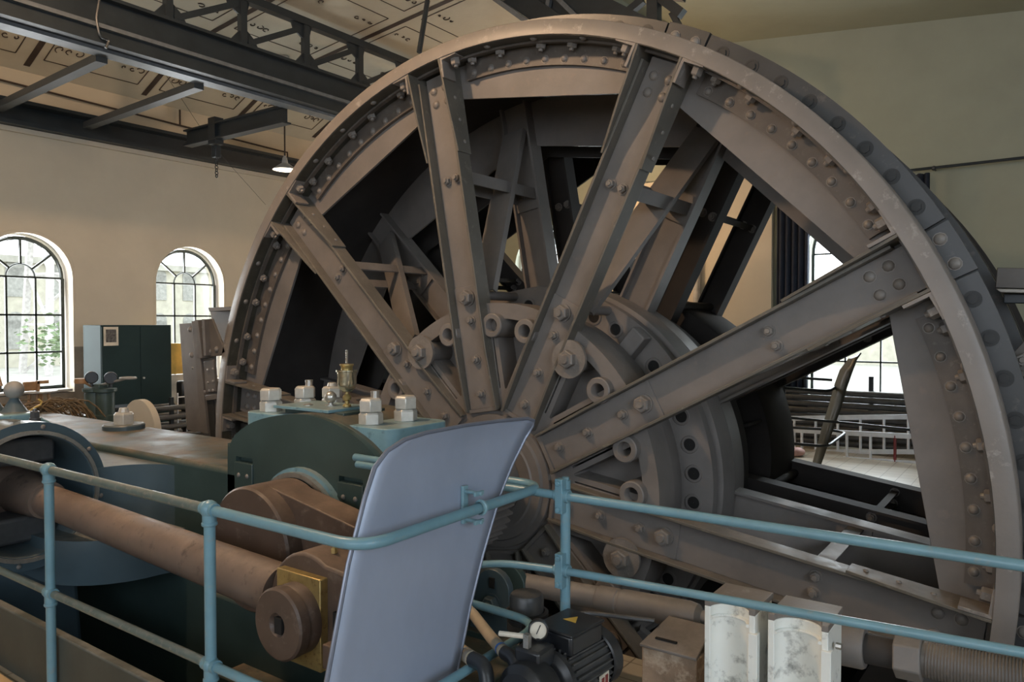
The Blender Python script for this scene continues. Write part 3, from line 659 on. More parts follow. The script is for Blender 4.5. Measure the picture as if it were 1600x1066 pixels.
def spoke_rear(a, D, yw, yhub, simple=False, r1=2.9, mm=None):
    W_ = .088 if mm else .108; mm = mm or M_wheel
    sp = MB().prism([Sp(a, 1.0, -W_, yw), Sp(a, r1, -W_, yw), Sp(a, r1, W_, yw), Sp(a, 1.0, W_, yw)], (0, .014, 0)); s_ = sp.build('spoke', mm, D)
    for sd in (-1, 1):
        off = Sp(a, 0, sd*.018, 0)-Sp(a, 0, 0, 0)
        MB().prism([Sp(a, 1.0, sd*W_, yw-.05), Sp(a, r1, sd*W_, yw-.05), Sp(a, r1, sd*W_, yw+.10), Sp(a, 1.0, sd*W_, yw+.10)], off).build('spoke_flange', mm, s_)
    for t in (-.045, .045): inst('bolt', hexs, Sp(a, 2.13, t, yw), s_, FRONT)
for a in SPK: spoke_front(a, a == 136)
for a in SPK:
    spoke_rear(a, D1, 5.12, 5.1)
    # diagonal brace from the rear rim forward to the hub, tie bracket, spacer rod
    n_ = Sp(a, 0, 1, 0)-Sp(a, 0, 0, 0)
    MB().bar(Sp(a, 2.62, 0, 5.06), Sp(a, 1.30, 0, 4.34), .17, .02, None).build if 0 else None
    b = MB(); p0, p1 = Sp(a, 2.66, 0, 5.05), Sp(a, 1.32, 0, 4.34); d = (p1-p0).normalized(); q = n_.cross(d).normalized()
    b.add([p0-n_*.085, p0+n_*.085, p1+n_*.085, p1-n_*.085]+[v+q*.014 for v in (p0-n_*.085, p0+n_*.085, p1+n_*.085, p1-n_*.085)], [(0, 1, 2, 3), (7, 6, 5, 4), (0, 4, 5, 1), (1, 5, 6, 2), (2, 6, 7, 3), (3, 7, 4, 0)])
    for sd in (-1, 1): b.add([p0+n_*sd*.085-q*.035, p0+n_*sd*.10-q*.035, p1+n_*sd*.10-q*.035, p1+n_*sd*.085-q*.035]+[v+q*.05 for v in (p0+n_*sd*.085-q*.035, p0+n_*sd*.10-q*.035, p1+n_*sd*.10-q*.035, p1+n_*sd*.085-q*.035)], [(0, 1, 2, 3), (7, 6, 5, 4), (0, 4, 5, 1), (1, 5, 6, 2), (2, 6, 7, 3), (3, 7, 4, 0)])
    b.build('diagonal_brace', M_wheel, D1)
    b = MB()
    for sd in (-1, 1): b.prism([Sp(a, 2.09, sd*.09, 4.19), Sp(a, 2.18, sd*.09, 4.19), Sp(a, 2.18, sd*.09, 5.11), Sp(a, 2.09, sd*.09, 5.11)], n_*.012)
    b.prism([Sp(a, 2.05, -.09, 4.19), Sp(a, 2.05, .09, 4.19), Sp(a, 2.05, .09, 4.205), Sp(a, 2.05, -.09, 4.205)], Sp(a, .15, 0, 0)-Sp(a, 0, 0, 0))
    b.prism([Sp(a, 2.02, -.11, 5.095), Sp(a, 2.02, .11, 5.095), Sp(a, 2.02, .11, 5.11), Sp(a, 2.02, -.11, 5.11)], Sp(a, .21, 0, 0)-Sp(a, 0, 0, 0))
    b.build('tie_bracket', M_wheel, D1)
    b = MB().cyl(Sp(a, 1.30, 0, 4.19), Sp(a, 1.30, 0, 5.07), .034, 14).cyl(Sp(a, 1.30, 0, 5.00), Sp(a, 1.30, 0, 5.06), .045, 14).hexnut(Sp(a, 1.30, 0, 5.105), (0, -1, 0), .06, .05, dome=0); b.build('spacer_rod', M_wheel, D1)
# hub casting
hub = MB(); ring(hub, [(.25, 4.36), (1.10, 4.36), (1.10, 4.40), (1.215, 4.40), (1.20, 4.56), (1.14, 4.66), (1.12, 4.71), (1.12, 4.72), (1.13, 4.725), (1.345, 4.725), (1.345, 4.80), (1.30, 4.81), (1.30, 4.845), (1.365, 4.855), (1.375, 5.04), (1.33, 5.05), (1.33, 5.085), (1.36, 5.09), (1.345, 5.32), (.25, 5.32)], 128, closed=True)
hub.build('hub_barrel', M_wheel, D1, ang=32)
def pocket(mid):
    "sector-shaped opening between two neighbouring spoke cradles"
    ri, ro, rr_ = .60, 1.115, []
    P = []
    h_ = .192
    def lim(r): return radians(18)-math.asin(h_/r)
    rmin = .192/sin(radians(18))+.02
    rs = [rmin+(ro-rmin)*i/6 for i in range(7)]
    for r in rs: P.append((r, lim(r)))
    A = [(r, a) for r, a in P]; top = [(ro, lim(ro)*(1-2*i/8)) for i in range(1, 8)]
    B = [(r, -a) for r, a in P[::-1]]
    return [(r*cos(radians(mid)+a), r*sin(radians(mid)+a)) for r, a in A+top+B]
mids = [a-18 for a in SPK]
slots = []
for a in SPK:
    for sd in (-1, 1):
        q = []
        for s_, t in ((.62, .146), (.98, .146), (.98, .158), (.62, .158)): 
            c, n_ = cos(radians(a)), sin(radians(a)); q.append((s_*c-sd*t*n_, s_*n_+sd*t*c))
        slots.append(q)
# rings seen flat: face plate with pockets
me = plate2d('hub_face', circle(0, 0, 1.22, 160), [circle(0, 0, .24, 48)]+[pocket(m_) for m_ in mids]+slots, .22, M_wheel)
o = bpy.data.objects.new('hub_face', me); COL.objects.link(o); o.parent = D1; o.location = V((AX, 4.175+.22, AZ))-wl(D1); o.rotation_euler = (radians(90), 0, 0)
# note: rotating +90 about X sends local (x,y,z) to (x,-z,y)
bossm = MB().lathe((0, 0, 0), (0, 0, 1), [(.083, -.22), (.083, .03), (.076, .036), (.048, .036), (.044, .030), (.044, -.16), (.001, -.16)], 28).mesh('boss', M_wheel)
washm = MB().cyl((0, 0, 0), (0, 0, .022), .122, 32).hexnut((0, 0, .022), (0, 0, 1), .060, .045, dome=.55).mesh('washer_bolt', M_bolt)
bossw = MB().lathe((0, 0, 0), (0, 0, 1), [(.083, -.22), (.083, .036), (.001, .036)], 24).mesh('boss', M_wheel)
WSH = {(136, -1), (64, -1), (-8, -1), (-80, -1), (-152, -1)}
for a in SPK:
    for sd in (-1, 1):
        p = Wp(1.065, a+sd*10.6, 4.150)
        if (a, sd) in WSH:
            inst('boss', bossw, p, D1, FRONT); inst('washer_bolt', washm, p-V((0, .036, 0)), D1, FRONT)
        else: inst('boss', bossm, p, D1, FRONT)
b = MB(); ring(b, [(.24, 4.14), (.33, 4.12), (.34, 4.13), (.40, 4.13), (.41, 4.15), (.455, 4.15), (.46, 4.176), (.24, 4.176)], 64); b.build('hub_nose', M_wheel, D1)
holem = MB().lathe((0, 0, 0), (0, 0, 1), [(.060, 0), (.056, .006), (.042, .006), (.040, 0)], 20).mesh('hole_rim', M_wheel)
holed = MB().lathe((0, 0, 0), (0, 0, 1), [(.041, .001), (.001, .001)], 18).mesh('hole_shade', M_hole)  # flat disc painted dark as the shade in a bolt opening
holes2 = []
for i in range(40):
    a = 4.5+9*i; p = Wp(1.215, a, 4.724)
    if i in (5,): continue
    r_ = inst('hole_rim', holem, p, D1, FRONT); inst('hole_shade', holed, p, r_, FRONT) if 0 else inst('hole_shade', holed, p, D1, FRONT)
b = MB().prism([Sp(49.5, 1.13, -.06, 4.60), Sp(49.5, 1.34, -.06, 4.60), Sp(49.5, 1.34, .06, 4.60), Sp(49.5, 1.13, .06, 4.60)], (0, .12, 0)); b.build('driving_key', M_wheel, D1, bev=.01)

# second drum, same build, further along the shaft
D2 = thing('winding_drum', (AX, 5.5, AZ), 'dark spoked winding drum behind the first one on the same shaft', 'winding drum', 'winding drums on the shaft')
b = MB(); ring(b, [(2.88, 5.42), (3.13, 5.42), (3.13, 5.60), (2.93, 5.60), (2.93, 6.75), (3.13, 6.75), (3.13, 6.82), (2.90, 6.82), (2.90, 5.55), (2.88, 5.55)], 140); b.build('drum_shell', M_drumshade, D2, ang=50)
web_ring('front_web', 5.52, .02, 2.92, 2.42, D2, M_drumshade)
web_ring('rear_web', 6.66, .02, 2.92, 2.55, D2, M_drumshade)
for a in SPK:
    spoke_rear(a, D2, 5.66, 5.6, mm=M_drumshade); spoke_rear(a, D2, 6.60, 6.6, mm=M_drumshade)
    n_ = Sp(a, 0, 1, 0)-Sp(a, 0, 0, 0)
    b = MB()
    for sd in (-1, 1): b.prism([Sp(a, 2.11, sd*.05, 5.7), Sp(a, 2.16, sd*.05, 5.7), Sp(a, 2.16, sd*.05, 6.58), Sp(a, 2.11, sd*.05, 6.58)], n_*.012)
    b.build('tie_bracket', M_drumshade, D2)
    MB().cyl(Sp(a, 1.36, 0, 5.68), Sp(a, 1.36, 0, 6.60), .036, 12).build('spacer_rod', M_drumshade, D2)
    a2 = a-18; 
hub = MB(); ring(hub, [(.25, 5.44), (1.28, 5.44), (1.28, 5.62), (1.10, 5.64), (1.10, 5.98), (1.33, 6.0), (1.35, 6.10), (1.33, 6.66), (.25, 6.66)], 96); hub.build('hub_barrel', M_drumshade, D2)
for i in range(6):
    a = 14-30*i; MB().prism([Sp(a, 1.08, -.01, 5.66), Sp(a, 1.30, -.01, 5.66), Sp(a, 1.30, -.01, 5.99), Sp(a, 1.08, -.01, 5.99)], Sp(a, 0, .02, 0)-Sp(a, 0, 0, 0)).build('rib', M_drumshade, D2)
sh = thing('drum_shaft', (AX, 3.4, AZ), 'brown forged shaft with a toothed turning ring in front of the wheel hub', 'shaft')
b = MB(); ring(b, [(.001, 2.56), (.225, 2.56), (.225, 4.15), (.24, 4.15), (.24, 7.6), (.001, 7.6)], 48, closed=False); b.build('journal', M_wheel, sh)
b = MB(); ring(b, [(.22, 3.66), (.345, 3.66), (.345, 3.86), (.22, 3.86)], 72)
for i in range(44): 
    a = 360*i/44; b.prism([Sp(a, .34, -.012, 3.66), Sp(a, .39, -.007, 3.66), Sp(a, .39, .007, 3.66), Sp(a, .34, .012, 3.66)], (0, .2, 0))
b.build('gear_ring', M_wheel, sh)
#PART3
# ------------------------------------------------------------ the engine in front of the wheel
BY = 2.54
bed = thing('engine_bed', (-5, 2.9, 0), 'long dark green cast engine bed with a dusty brown top', 'engine bed')
MB().box2((-8.2, BY, -.8), (-3.55, 3.22, .872)).build('frame', M_green, bed, bev=.03)
MB().box2((-3.9, 2.50, -.8), (-1.95, 3.30, .16)).build('base', M_green, bed, bev=.02)
MB().box2((-3.6, 2.34, -.8), (-1.93, 2.52, -.17)).build('ledge', M_green, bed, bev=.012)
b = MB(); q = [(-4.62, 2.22)]+[(-4.62+.30*(1-cos(a)), 2.22+.32*sin(a)) for a in [radians(90)*i/10 for i in range(1, 11)]]+[(-5.4, 2.56), (-5.4, 2.22)]
b.prism([(x, y, .22) for x, y in q], (0, 0, .61)); b.build('fillet', M_blueg, bed, ang=50)
MB().lathe((-5.85, 3.03, .872), (0, 0, 1), [(.15, 0), (.15, .03), (.142, .04), (.001, .04)], 28).build('washer', M_blueg, bed)
MB().hexnut((-5.85, 3.03, .90), (0, 0, 1), .078, .10, dome=.5).build('nut', M_nut, bed, bev=.003)
b = MB(); b.lathe((-6.7, 3.6, .72), (0, 1, 0), [(.001, 0), (.28, 0), (.28, .06), (.001, .06)], 36).box2((-6.8, 3.6, 0), (-6.6, 3.66, .6)); tag(b.build('flange_disc', M_wall), 'pale flange disc rising behind the green engine bed', 'disc')

gd = thing('crosshead_guide', (-5.4, 1.87, .73), 'grey blue round crosshead guide the brown rod runs into', 'guide')
GC = V((0, 1.87, .73))
def gx(x): return V((x, 1.87, .73))
MB().lathe(gx(-4.62), (-1, 0, 0), [(.34, .0), (.412, 0), (.412, .12), (.40, .2), (.40, 2.4), (.335, 2.4), (.335, .02)], 56, closed=True).build('guide_body', M_blueg, gd, ang=40)
MB().lathe(gx(-4.60), (-1, 0, 0), [(.345, .03), (.365, .03), (.365, .0), (.345, 0)], 48, closed=True).build('guide_lip', M_steel, gd)
for a in (35, 80, 125, 170, 215, 260, 305, 350): inst('bolt', rivet, gx(-4.618)+V((0, .385*cos(radians(a)), .385*sin(radians(a)))), gd, zto((1, 0, 0)))
b = MB(); b.lathe(gx(-5.0), (-1, 0, 0), [(.001, 0), (.10, 0), (.20, .05), (.25, .10), (.25, .5), (.001, .5)], 32); b.build('crosshead', M_crank, gd)
MB().box2((-5.35, 1.66, .88), (-4.80, 2.08, 1.03)).build('slipper', M_cast, gd, bev=.02); MB().box2((-5.35, 1.66, .43), (-4.80, 2.08, .58)).build('slipper', M_cast, gd, bev=.02)
b = MB(); b.prism([(-4.9, 1.60, -.8), (-4.9, 2.3, -.8), (-4.9, 2.24, .2), (-4.9, 2.17, .42), (-4.9, 1.72, .36), (-4.9, 1.62, .2)], (-1.2, 0, 0)); b.build('pedestal', M_blueg, gd, bev=.03)
b = MB(); q = [(-4.20, 2.535), (-4.24, 2.40)]+[(-4.70+.46*cos(a), 2.40-.46*sin(a)) for a in [radians(90)*i/8 for i in range(1, 9)]]+[(-4.9, 1.94), (-4.9, 2.535)]
b.prism([(x, y, .22) for x, y in q], (0, 0, .25)); b.build('foot_skirt', M_blueg, gd, ang=50)
b = MB(); b.prism([(-5.02, 1.62, 1.05), (-5.02, 2.2, 1.05), (-5.02, 2.05, 1.15), (-5.02, 1.75, 1.15)], (-1.6, 0, 0)); b.build('oil_trough', M_lblue, gd, bev=.01)
dm = thing('oil_dome', (-5.15, 2.0, 1.06), 'round steel ball cap on a cone, standing on the guide top', 'oil cup')
MB().ball((-5.15, 2.0, 1.285), .055, 20).build('ball', M_pan, dm)
MB().lathe((-5.15, 2.0, 1.08), (0, 0, 1), [(.085, 0), (.085, .07), (.07, .075), (.03, .14), (.022, .16), (.02, .17)], 20).build('cone', M_blueg, dm)
MB().cyl((-5.20, 1.95, 1.31), (-5.235, 1.93, 1.44), .010, 8).build('handle', M_wood, dm)
dm = thing('oil_dome', (-5.5, 1.92, 1.06), 'round steel ball cap at the very edge of the picture', 'oil cup')
MB().ball((-5.36, 1.95, 1.29), .06, 20).build('ball', M_pan, dm); MB().lathe((-5.36, 1.95, 1.08), (0, 0, 1), [(.09, 0), (.07, .08), (.03, .15), (.02, .2)], 20).build('cone', M_blueg, dm)
tag(MB().hexnut((-4.92, 2.02, 1.13), (0, 0, 1), .026, .04, dome=.5).cyl((-4.92, 2.02, 1.10), (-4.92, 2.02, 1.13), .03, 12).build('grease_nipple', M_cast), 'small dark grease nipple on top of the guide rim', 'nipple')

# connecting rod and crank
PX, PZ = -2.33, .575
rd = thing('connecting_rod', (PX, 1.95, PZ), 'thick brown connecting rod with a brass lined end', 'rod')
b = MB(); b.cyl((-5.05, 1.97, .69), (-4.65, 1.97, .682), .13, 32, .105); b.cyl((-4.65, 1.97, .682), (-2.55, 1.965, .60), .088, 40, .104); b.build('shank', M_rod, rd)
head = circle(PX, PZ+.02, .215, 22, radians(60), radians(300), True)
hp = [(x, z) for x, z in head]+[(-2.02, PZ-.17), (-1.92, PZ-.17), (-1.92, PZ+.13), (-2.02, PZ+.19)]
b = MB().prism([(x, 1.90, z) for x, z in hp], (0, .2, 0)); b.build('big_end', M_crank, rd, bev=.012)
MB().box2((PX-.13, 1.865, PZ-.185), (PX+.125, 1.91, PZ+.165)).build('brass_bearing', M_brass, rd, bev=.004)
MB().box2((-2.16, 1.885, PZ-.02), (-2.04, 1.905, PZ+.05)).build('wedge_slot_shade', M_hole, rd)
MB().box2((-2.12, 1.80, PZ-.12), (-2.02, 1.90, PZ-.03)).build('wedge', M_crank, rd, bev=.005); MB().cyl((-2.09, 1.86, PZ+.10), (-2.09, 1.91, PZ+.10), .022, 10).build('set_screw', M_crank, rd)
MB().hexnut((PX+.06, 1.99, PZ+.225), (0, 0, 1), .014, .018).cyl((PX+.06, 1.99, PZ+.20), (PX+.06, 1.99, PZ+.26), .006, 8).build('grease_nipple', M_brass, rd)
ck = thing('crank', (AX, 2.3, AZ), 'brown forged crank boss and arm in front of the green bearing', 'crank')
MB().lathe((AX, 2.20, AZ), (0, 1, 0), [(.001, 0), (.290, 0), (.30, .012), (.30, .27), (.001, .27)], 56).build('crank_boss', M_crank, ck)
n_ = 18
t0 = atan2(.30-.19, PX-AX)
pts = [(AX+.30*cos(a), AZ+.30*sin(a)) for a in [radians(82)+radians(196)*i/n_ for i in range(n_+1)]]+[(PX+.2*cos(a), PZ+.2*sin(a)) for a in [radians(-82)+radians(164)*i/n_ for i in range(n_+1)]]
MB().prism([(x, 2.285, z) for x, z in pts], (0, .165, 0)).build('crank_arm', M_crank, ck, bev=.006)
MB().cyl((PX, 1.86, PZ), (PX, 2.3, PZ), .12, 32).build('crank_pin', M_crank, ck)
MB().lathe((PX, 1.765, PZ+.0), (0, 1, 0), [(.001, .014), (.035, .014), (.045, 0), (.128, 0), (.136, .008), (.136, .045), (.128, .05), (.134, .06), (.134, .10), (.001, .10)], 40).build('pin_cap', M_crank, ck)
MB().box2((PX-.01, 1.762, PZ-.03), (PX+.03, 1.79, PZ+.03)).build('key', M_hole, ck)

# main bearing
br = thing('main_bearing', (AX, 2.8, .6), 'dark green humped main bearing with pale blue bolted caps', 'bearing')
face = [(-3.78, .0), (-3.78, .93), (-3.76, 1.00), (-3.70, 1.075), (-3.54, 1.155), (-3.33, 1.205), (-3.11, 1.225), (-2.91, 1.20), (-2.73, 1.14), (-2.60, 1.06), (-2.50, .96), (-2.46, .86), (-2.46, .0)]
from mathutils.geometry import interpolate_bezier
def smooth(poly, i0, i1, k=3):
    P = [V((x, z, 0)) for x, z in poly]; o = P[:i0]
    for i in range(i0, i1):
        a, b_, c, d = P[max(i-1, 0)], P[i], P[i+1], P[min(i+2, len(P)-1)]
        for q in range(k):
            t = q/k; o.append(.5*((2*b_)+(c-a)*t+(2*a-5*b_+4*c-d)*t*t+(3*b_-a-3*c+d)*t**3))
    o += P[i1:]; return [(p.x, p.y) for p in o]
face = smooth(face, 1, 11)
b = MB().prism([(x, BY+.035, z) for x, z in face], (0, .55, 0)); b.build('bearing_body', M_green, br, ang=40, bev=.01)
me = plate2d('face_plate', [(x, z) for x, z in face], [[(-3.70, .925), (-3.55, .925), (-3.55, .952), (-3.70, .952)], [(-2.86, .915), (-2.69, .915), (-2.69, .942), (-2.86, .942)], circle(AX, AZ, .29, 40)], .035, M_greenp)
o = bpy.data.objects.new('face_plate', me); COL.objects.link(o); o.parent = br; o.location = V((0, BY+.035, 0))-wl(br); o.rotation_euler = (radians(90), 0, 0)
for x0, x1, z0, z1 in ((-3.705, -3.545, .55, .922), (-2.865, -2.685, .45, .912)):
    MB().box2((x0, BY-.008, z0), (x1, BY+.004, z1)).build('keep_plate', M_greenp, br, bev=.003)
    for q in (.25, .72): inst('bolt', rivet, (x0+(x1-x0)*q, BY-.008, z1-.07), br, FRONT)
MB().lathe((AX, BY-.06, AZ), (0, 1, 0), [(.30, 0), (.325, 0), (.325, .065), (.30, .065)], 48, closed=True).build('oil_ring', M_steel, br)
MB().lathe((AX, BY-.03, AZ), (0, 1, 0), [(.325, 0), (.345, .0), (.345, .03), (.325, .03)], 48, closed=True).build('oil_ring_backing', M_lblue, br)
def capblock(x0, x1, label_, z=1.185):
    pts = rounded([(x0, 2.60, 0), (x1, 2.60, 0), (x1, 3.02, 0), (x0, 3.02, 0), (x0, 2.60, 0)], .0, 1)
    q = []
    for cx_, cy_, a0 in ((x0+.07, 2.67, 180), (x1-.07, 2.67, 270), (x1-.07, 2.97, 0), (x0+.07, 2.97, 90)):
        for i in range(7): q.append((cx_+.07*cos(radians(a0+15*i)), cy_+.07*sin(radians(a0+15*i))))
    MB().prism([(x, y, .98) for x, y in q], (0, 0, z-.98)).build('cap_block', M_lblue, br, bev=.005)
    k_ = (x0+x1)/2
    for xx, yy in ((k_-.03, 2.70), (k_+.02, 2.90)):
        nn = MB().hexnut((xx, yy, z), (0, 0, 1), .062, .062, dome=0, rot=.4).hexnut((xx, yy, z+.064), (0, 0, 1), .062, .066, dome=0, rot=.75); n_o = nn.build('lock_nut', M_nut, br, bev=.003)
        if yy > 2.8 and x0 < -3.2 or yy < 2.8 and x0 > -3: MB().cyl((xx-.0, yy+.03, z+.12), (xx-.0, yy+.03, z+.165), .022, 12).build('stud', M_steel, n_o)
capblock(-3.72, -3.42, '', 1.195); capblock(-2.98, -2.56, '', 1.185)
nn = MB().hexnut((-3.42, 2.99, 1.2), (0, 0, 1), .06, .06, dome=0, rot=.2).hexnut((-3.42, 2.99, 1.262), (0, 0, 1), .06, .062, dome=.5, rot=.6); nn.build('lock_nut', M_nut, br, bev=.003)
MB().box2((-3.50, 2.64, 1.225), (-3.05, 2.94, 1.242)).build('cover_plate', M_lblue, br, bev=.003)
MB().box2((-3.45, 2.68, 1.20), (-2.98, 2.98, 1.228)).build('cover_seat', M_greenp, br, bev=.003)
b = MB().ball((-3.215, 2.80, 1.288), .033, 18).cyl((-3.215, 2.80, 1.24), (-3.215, 2.80, 1.265), .014, 12).cyl((-3.215, 2.80, 1.24), (-3.215, 2.80, 1.248), .03, 16); b.build('cover_knob', M_steel, br)
MB().ball((-3.33, 2.74, 1.243), .028, 14, .3).build('cover_stud', M_steel, br)
oc = thing('oil_cup', (-3.085, 2.80, 1.24), 'nickel and brass drip oil cup standing on the bearing cap', 'oil cup')
C0 = (-3.085, 2.80, 1.245)
MB().lathe(C0, (0, 0, 1), [(.001, 0), (.022, 0), (.022, .01), (.012, .016), (.012, .03), (.022, .038), (.024, .05), (.018, .062), (.010, .068), (.010, .078), (.026, .080)], 20).build('stem', M_brass, oc)
MB().lathe(C0, (0, 0, 1), [(.001, .078), (.024, .080), (.045, .10), (.051, .125), (.051, .185), (.058, .188), (.058, .197), (.001, .199)], 28).build('reservoir', M_nickel, oc)
MB().lathe(C0, (0, 0, 1), [(.030, .197), (.032, .215), (.037, .222), (.037, .228), (.001, .228)], 20).build('lid', M_brass, oc)
b = MB()
for i in range(8): b.ball((C0[0], C0[1], C0[2]+.235+.009*i), .0075, 8)
b.build('adjusting_screw', M_steel, oc)

# ------------------------------------------------------------ blue railings and the splash shield
rl = thing('handrail', (-3.6, 1.53, 0), 'blue tube handrail wrapping round the crank, its bars worn to bare metal', 'railing')
RY = 1.53
b = MB().tube(rounded([(-7.0, RY, 1.05), (-1.62, RY, 1.045), (-1.62, 2.49, 1.055), (-2.7, 2.50, 1.055)], .115, 8), .0185, 14); b.build('top_rail', M_rail, rl)
b = MB().tube(rounded([(-7.0, RY, .50), (-1.62, RY, .50), (-1.62, 2.47, .515), (-2.7, 2.48, .53)], .13, 8), .0165, 14); b.build('lower_rail', M_rail, rl)
b = MB().tube([(-7.0, RY-.0008, 1.0508), (-2.39, RY-.0008, 1.0469)], .0187, 14); b.build('worn_sleeve', M_raild, rl)
b = MB().tube([(-7.0, RY-.0008, .5008), (-2.39, RY-.0008, .5008)], .0167, 14); b.build('worn_sleeve', M_raild, rl)
for x in (-4.83, -3.60, -2.385):
    MB().cyl((x, RY, -.15), (x, RY, 1.0), .020, 16).build('post', M_rail, rl)
    for z, r in ((1.048, .032), (.50, .029)):
        b = MB().ball((x, RY, z), r, 16).cyl((x, RY, z-.055), (x, RY, z), .0245, 16).cyl((x-.035, RY, z), (x+.035, RY, z), .0235, 14).lathe((x, RY, z-.058), (0, 0, 1), [(.0245, 0), (.0275, .004), (.0275, .010), (.0245, .014)], 16); b.build('ball_joint', M_rail, rl)
r2 = thing('handrail', (-1.5, 2.43, 0), 'plain blue tube handrail running in front of the big wheel', 'railing')
b = MB().tube(rounded([(-2.6, 2.42, 1.045), (-1.52, 2.425, 1.045), (.9, 2.46, 1.045)], .1), .0165, 14); b.build('top_rail', M_rail, r2)
b = MB().tube(rounded([(-2.25, 2.42, .60), (-1.80, 2.42, .74), (-1.5, 2.425, .762), (.9, 2.45, .845)], .12), .0145, 14); b.build('lower_rail', M_rail, r2)
MB().cyl((-1.50, 2.452, 0), (-1.50, 2.452, 1.10), .0195, 16).cyl((-1.50, 2.452, 1.10), (-1.50, 2.452, 1.112), .014, 12).build('post', M_rail, r2)
for z in (1.045, .762):
    b = MB().cyl((-1.53, 2.430, z), (-1.47, 2.430, z), .0245, 14)
    b.box2((-1.519, 2.405, z-.065), (-1.487, 2.438, z+.065))
    for dz in (-.05, .05): b.cyl((-1.503, 2.41, z+dz), (-1.503, 2.395, z+dz), .010, 10)
    b.build('clamp', M_rail, r2, bev=.002)
for x in (-1.25,): pass
sh_ = thing('splash_shield', (-1.80, 2.0, .2), 'large grey blue curved splash shield clamped to the corner handrail', 'shield')
SY = [(1.46, .10), (1.54, .60), (1.63, .94), (1.70, 1.13), (1.745, 1.225), (1.79, 1.275), (1.86, 1.305), (1.96, 1.316), (2.17, 1.318), (2.38, 1.312), (2.56, 1.305), (2.60, 1.292), (2.605, 1.27), (2.575, 1.22), (2.50, 1.12), (2.43, 1.01), (2.32, .80), (2.24, .62), (2.17, .42), (2.06, .10)]
SY = [(y*.95, 1.7-(1.7-z)*.95) for y, z in SY]
nv = len(SY)
def shx(y, z): return -1.705+.028*max(0, (z-1.243)/.09)**1.5+.025*max(0, (y-2.28)/.18)**1.5
# triangulated sheet with a slight outward roll along the upper edge
P = []; rows = 26; L1 = SY[:8]; 
def xr(z):
    "left and right limits of the outline at height z"
    ys = []
    for i in range(nv):
        (y0, z0), (y1, z1) = SY[i], SY[(i+1) % nv]
        if (z0-z)*(z1-z) <= 0 and abs(z0-z1) > 1e-9: ys.append(y0+(y1-y0)*(z-z0)/(z1-z0))
    return min(ys), max(ys)
zb, zt = SY[0][1], max(z for y, z in SY)-.0004
zs_ = [zb+(zt-.09-zb)*i/18 for i in range(19)]+[zt-.072, zt-.055, zt-.044, zt-.033, zt-.024, zt-.015, zt-.007, zt]
for z in zs_:
    a, c = xr(z)
    for j in range(13): y = a+(c-a)*j/12; P.append(V((shx(y, z), y, z)))
F = [(i*13+j, i*13+j+1, (i+1)*13+j+1, (i+1)*13+j) for i in range(len(zs_)-1) for j in range(12)]
o = MB().add(P, F).build('sheet', M_shield, sh_, ang=60); sd = o.modifiers.new('solid', 'SOLIDIFY'); sd.thickness = .007; sd.offset = 0
b = MB().tube([V((shx(y, z), y, z)) for y, z in SY], .0075, 8); b.build('beaded_edge', mat('shield_edge', (.22, .24, .30), .3, .4, .1, 9, .03), sh_)
b = MB().tube([V((-1.62+.0235*sin(a), 2.085, 1.052+.0235*cos(a))) for a in [2*pi*i/16 for i in range(17)]], .006, 6)
b.lathe((-1.62, 2.07, 1.052), (0, 1, 0), [(.0225, 0), (.0225, .03)], 18)
b.box2((-1.70, 2.07, .985), (-1.688, 2.10, 1.12)); b.cyl((-1.69, 2.085, 1.10), (-1.615, 2.085, 1.10), .008, 8); b.cyl((-1.69, 2.085, 1.0), (-1.615, 2.085, 1.0), .008, 8); b.box2((-1.635, 2.060, 1.092), (-1.625, 2.11, 1.108)); b.box2((-1.635, 2.060, .992), (-1.625, 2.11, 1.008))
b.build('rail_clamp', M_lblue, sh_, bev=.002)

# ------------------------------------------------------------ brake rod, spare shells, pump set
RR = 3.08
rk = thing('brake_rod', (-1.5, RR, .45), 'long brown brake rod with sleeves and a hexagon nut in front of the wheel', 'rod')
def rz(x): return .392+.045*(x+2.3)
MB().cyl((-2.6, RR, rz(-2.6)), (-1.70, RR, rz(-1.7)), .052, 28).build('shank', M_wheel, rk)
MB().lathe((-1.70, RR, rz(-1.7)), V((1, 0, .045)), [(.001, 0), (.056, 0), (.058, .004), (.058, .10), (.055, .104), (.055, .118), (.06, .122), (.06, .44), (.052, .48), (.030, .50), (.001, .50)], 32).build('sleeve', M_wheel, rk)
MB().cyl((-1.25, RR, rz(-1.2)), (.9, RR, rz(.6)), .028, 16).build('core_rod', M_wheel, rk)
MB().lathe((-.93, RR, rz(-.93)), V((1, 0, .045)), [(.001, 0), (.068, 0), (.078, .06), (.078, .36), (.072, .37), (.001, .37)], 32).build('sleeve', M_wheel, rk)
MB().cyl((-.56, RR, rz(-.56)), (-.46, RR, rz(-.46)), .055, 24).build('collar', M_drumshade, rk)
MB().cyl((-.46, RR, rz(-.46)), (-.37, RR, rz(-.37)), .085, 6, rot=.3).build('hex_nut', M_wheel, rk, bev=.006)
b = MB(); b.cyl((-.37, RR, rz(-.37)), (.9, RR, rz(.6)), .062, 24)
for i in range(60): b.lathe((-.36+.01*i, RR, rz(-.36+.01*i)), (1, 0, 0), [(.062, 0), (.0645, .004), (.062, .008)], 20)
b.build('thread', M_bgsteel, rk)
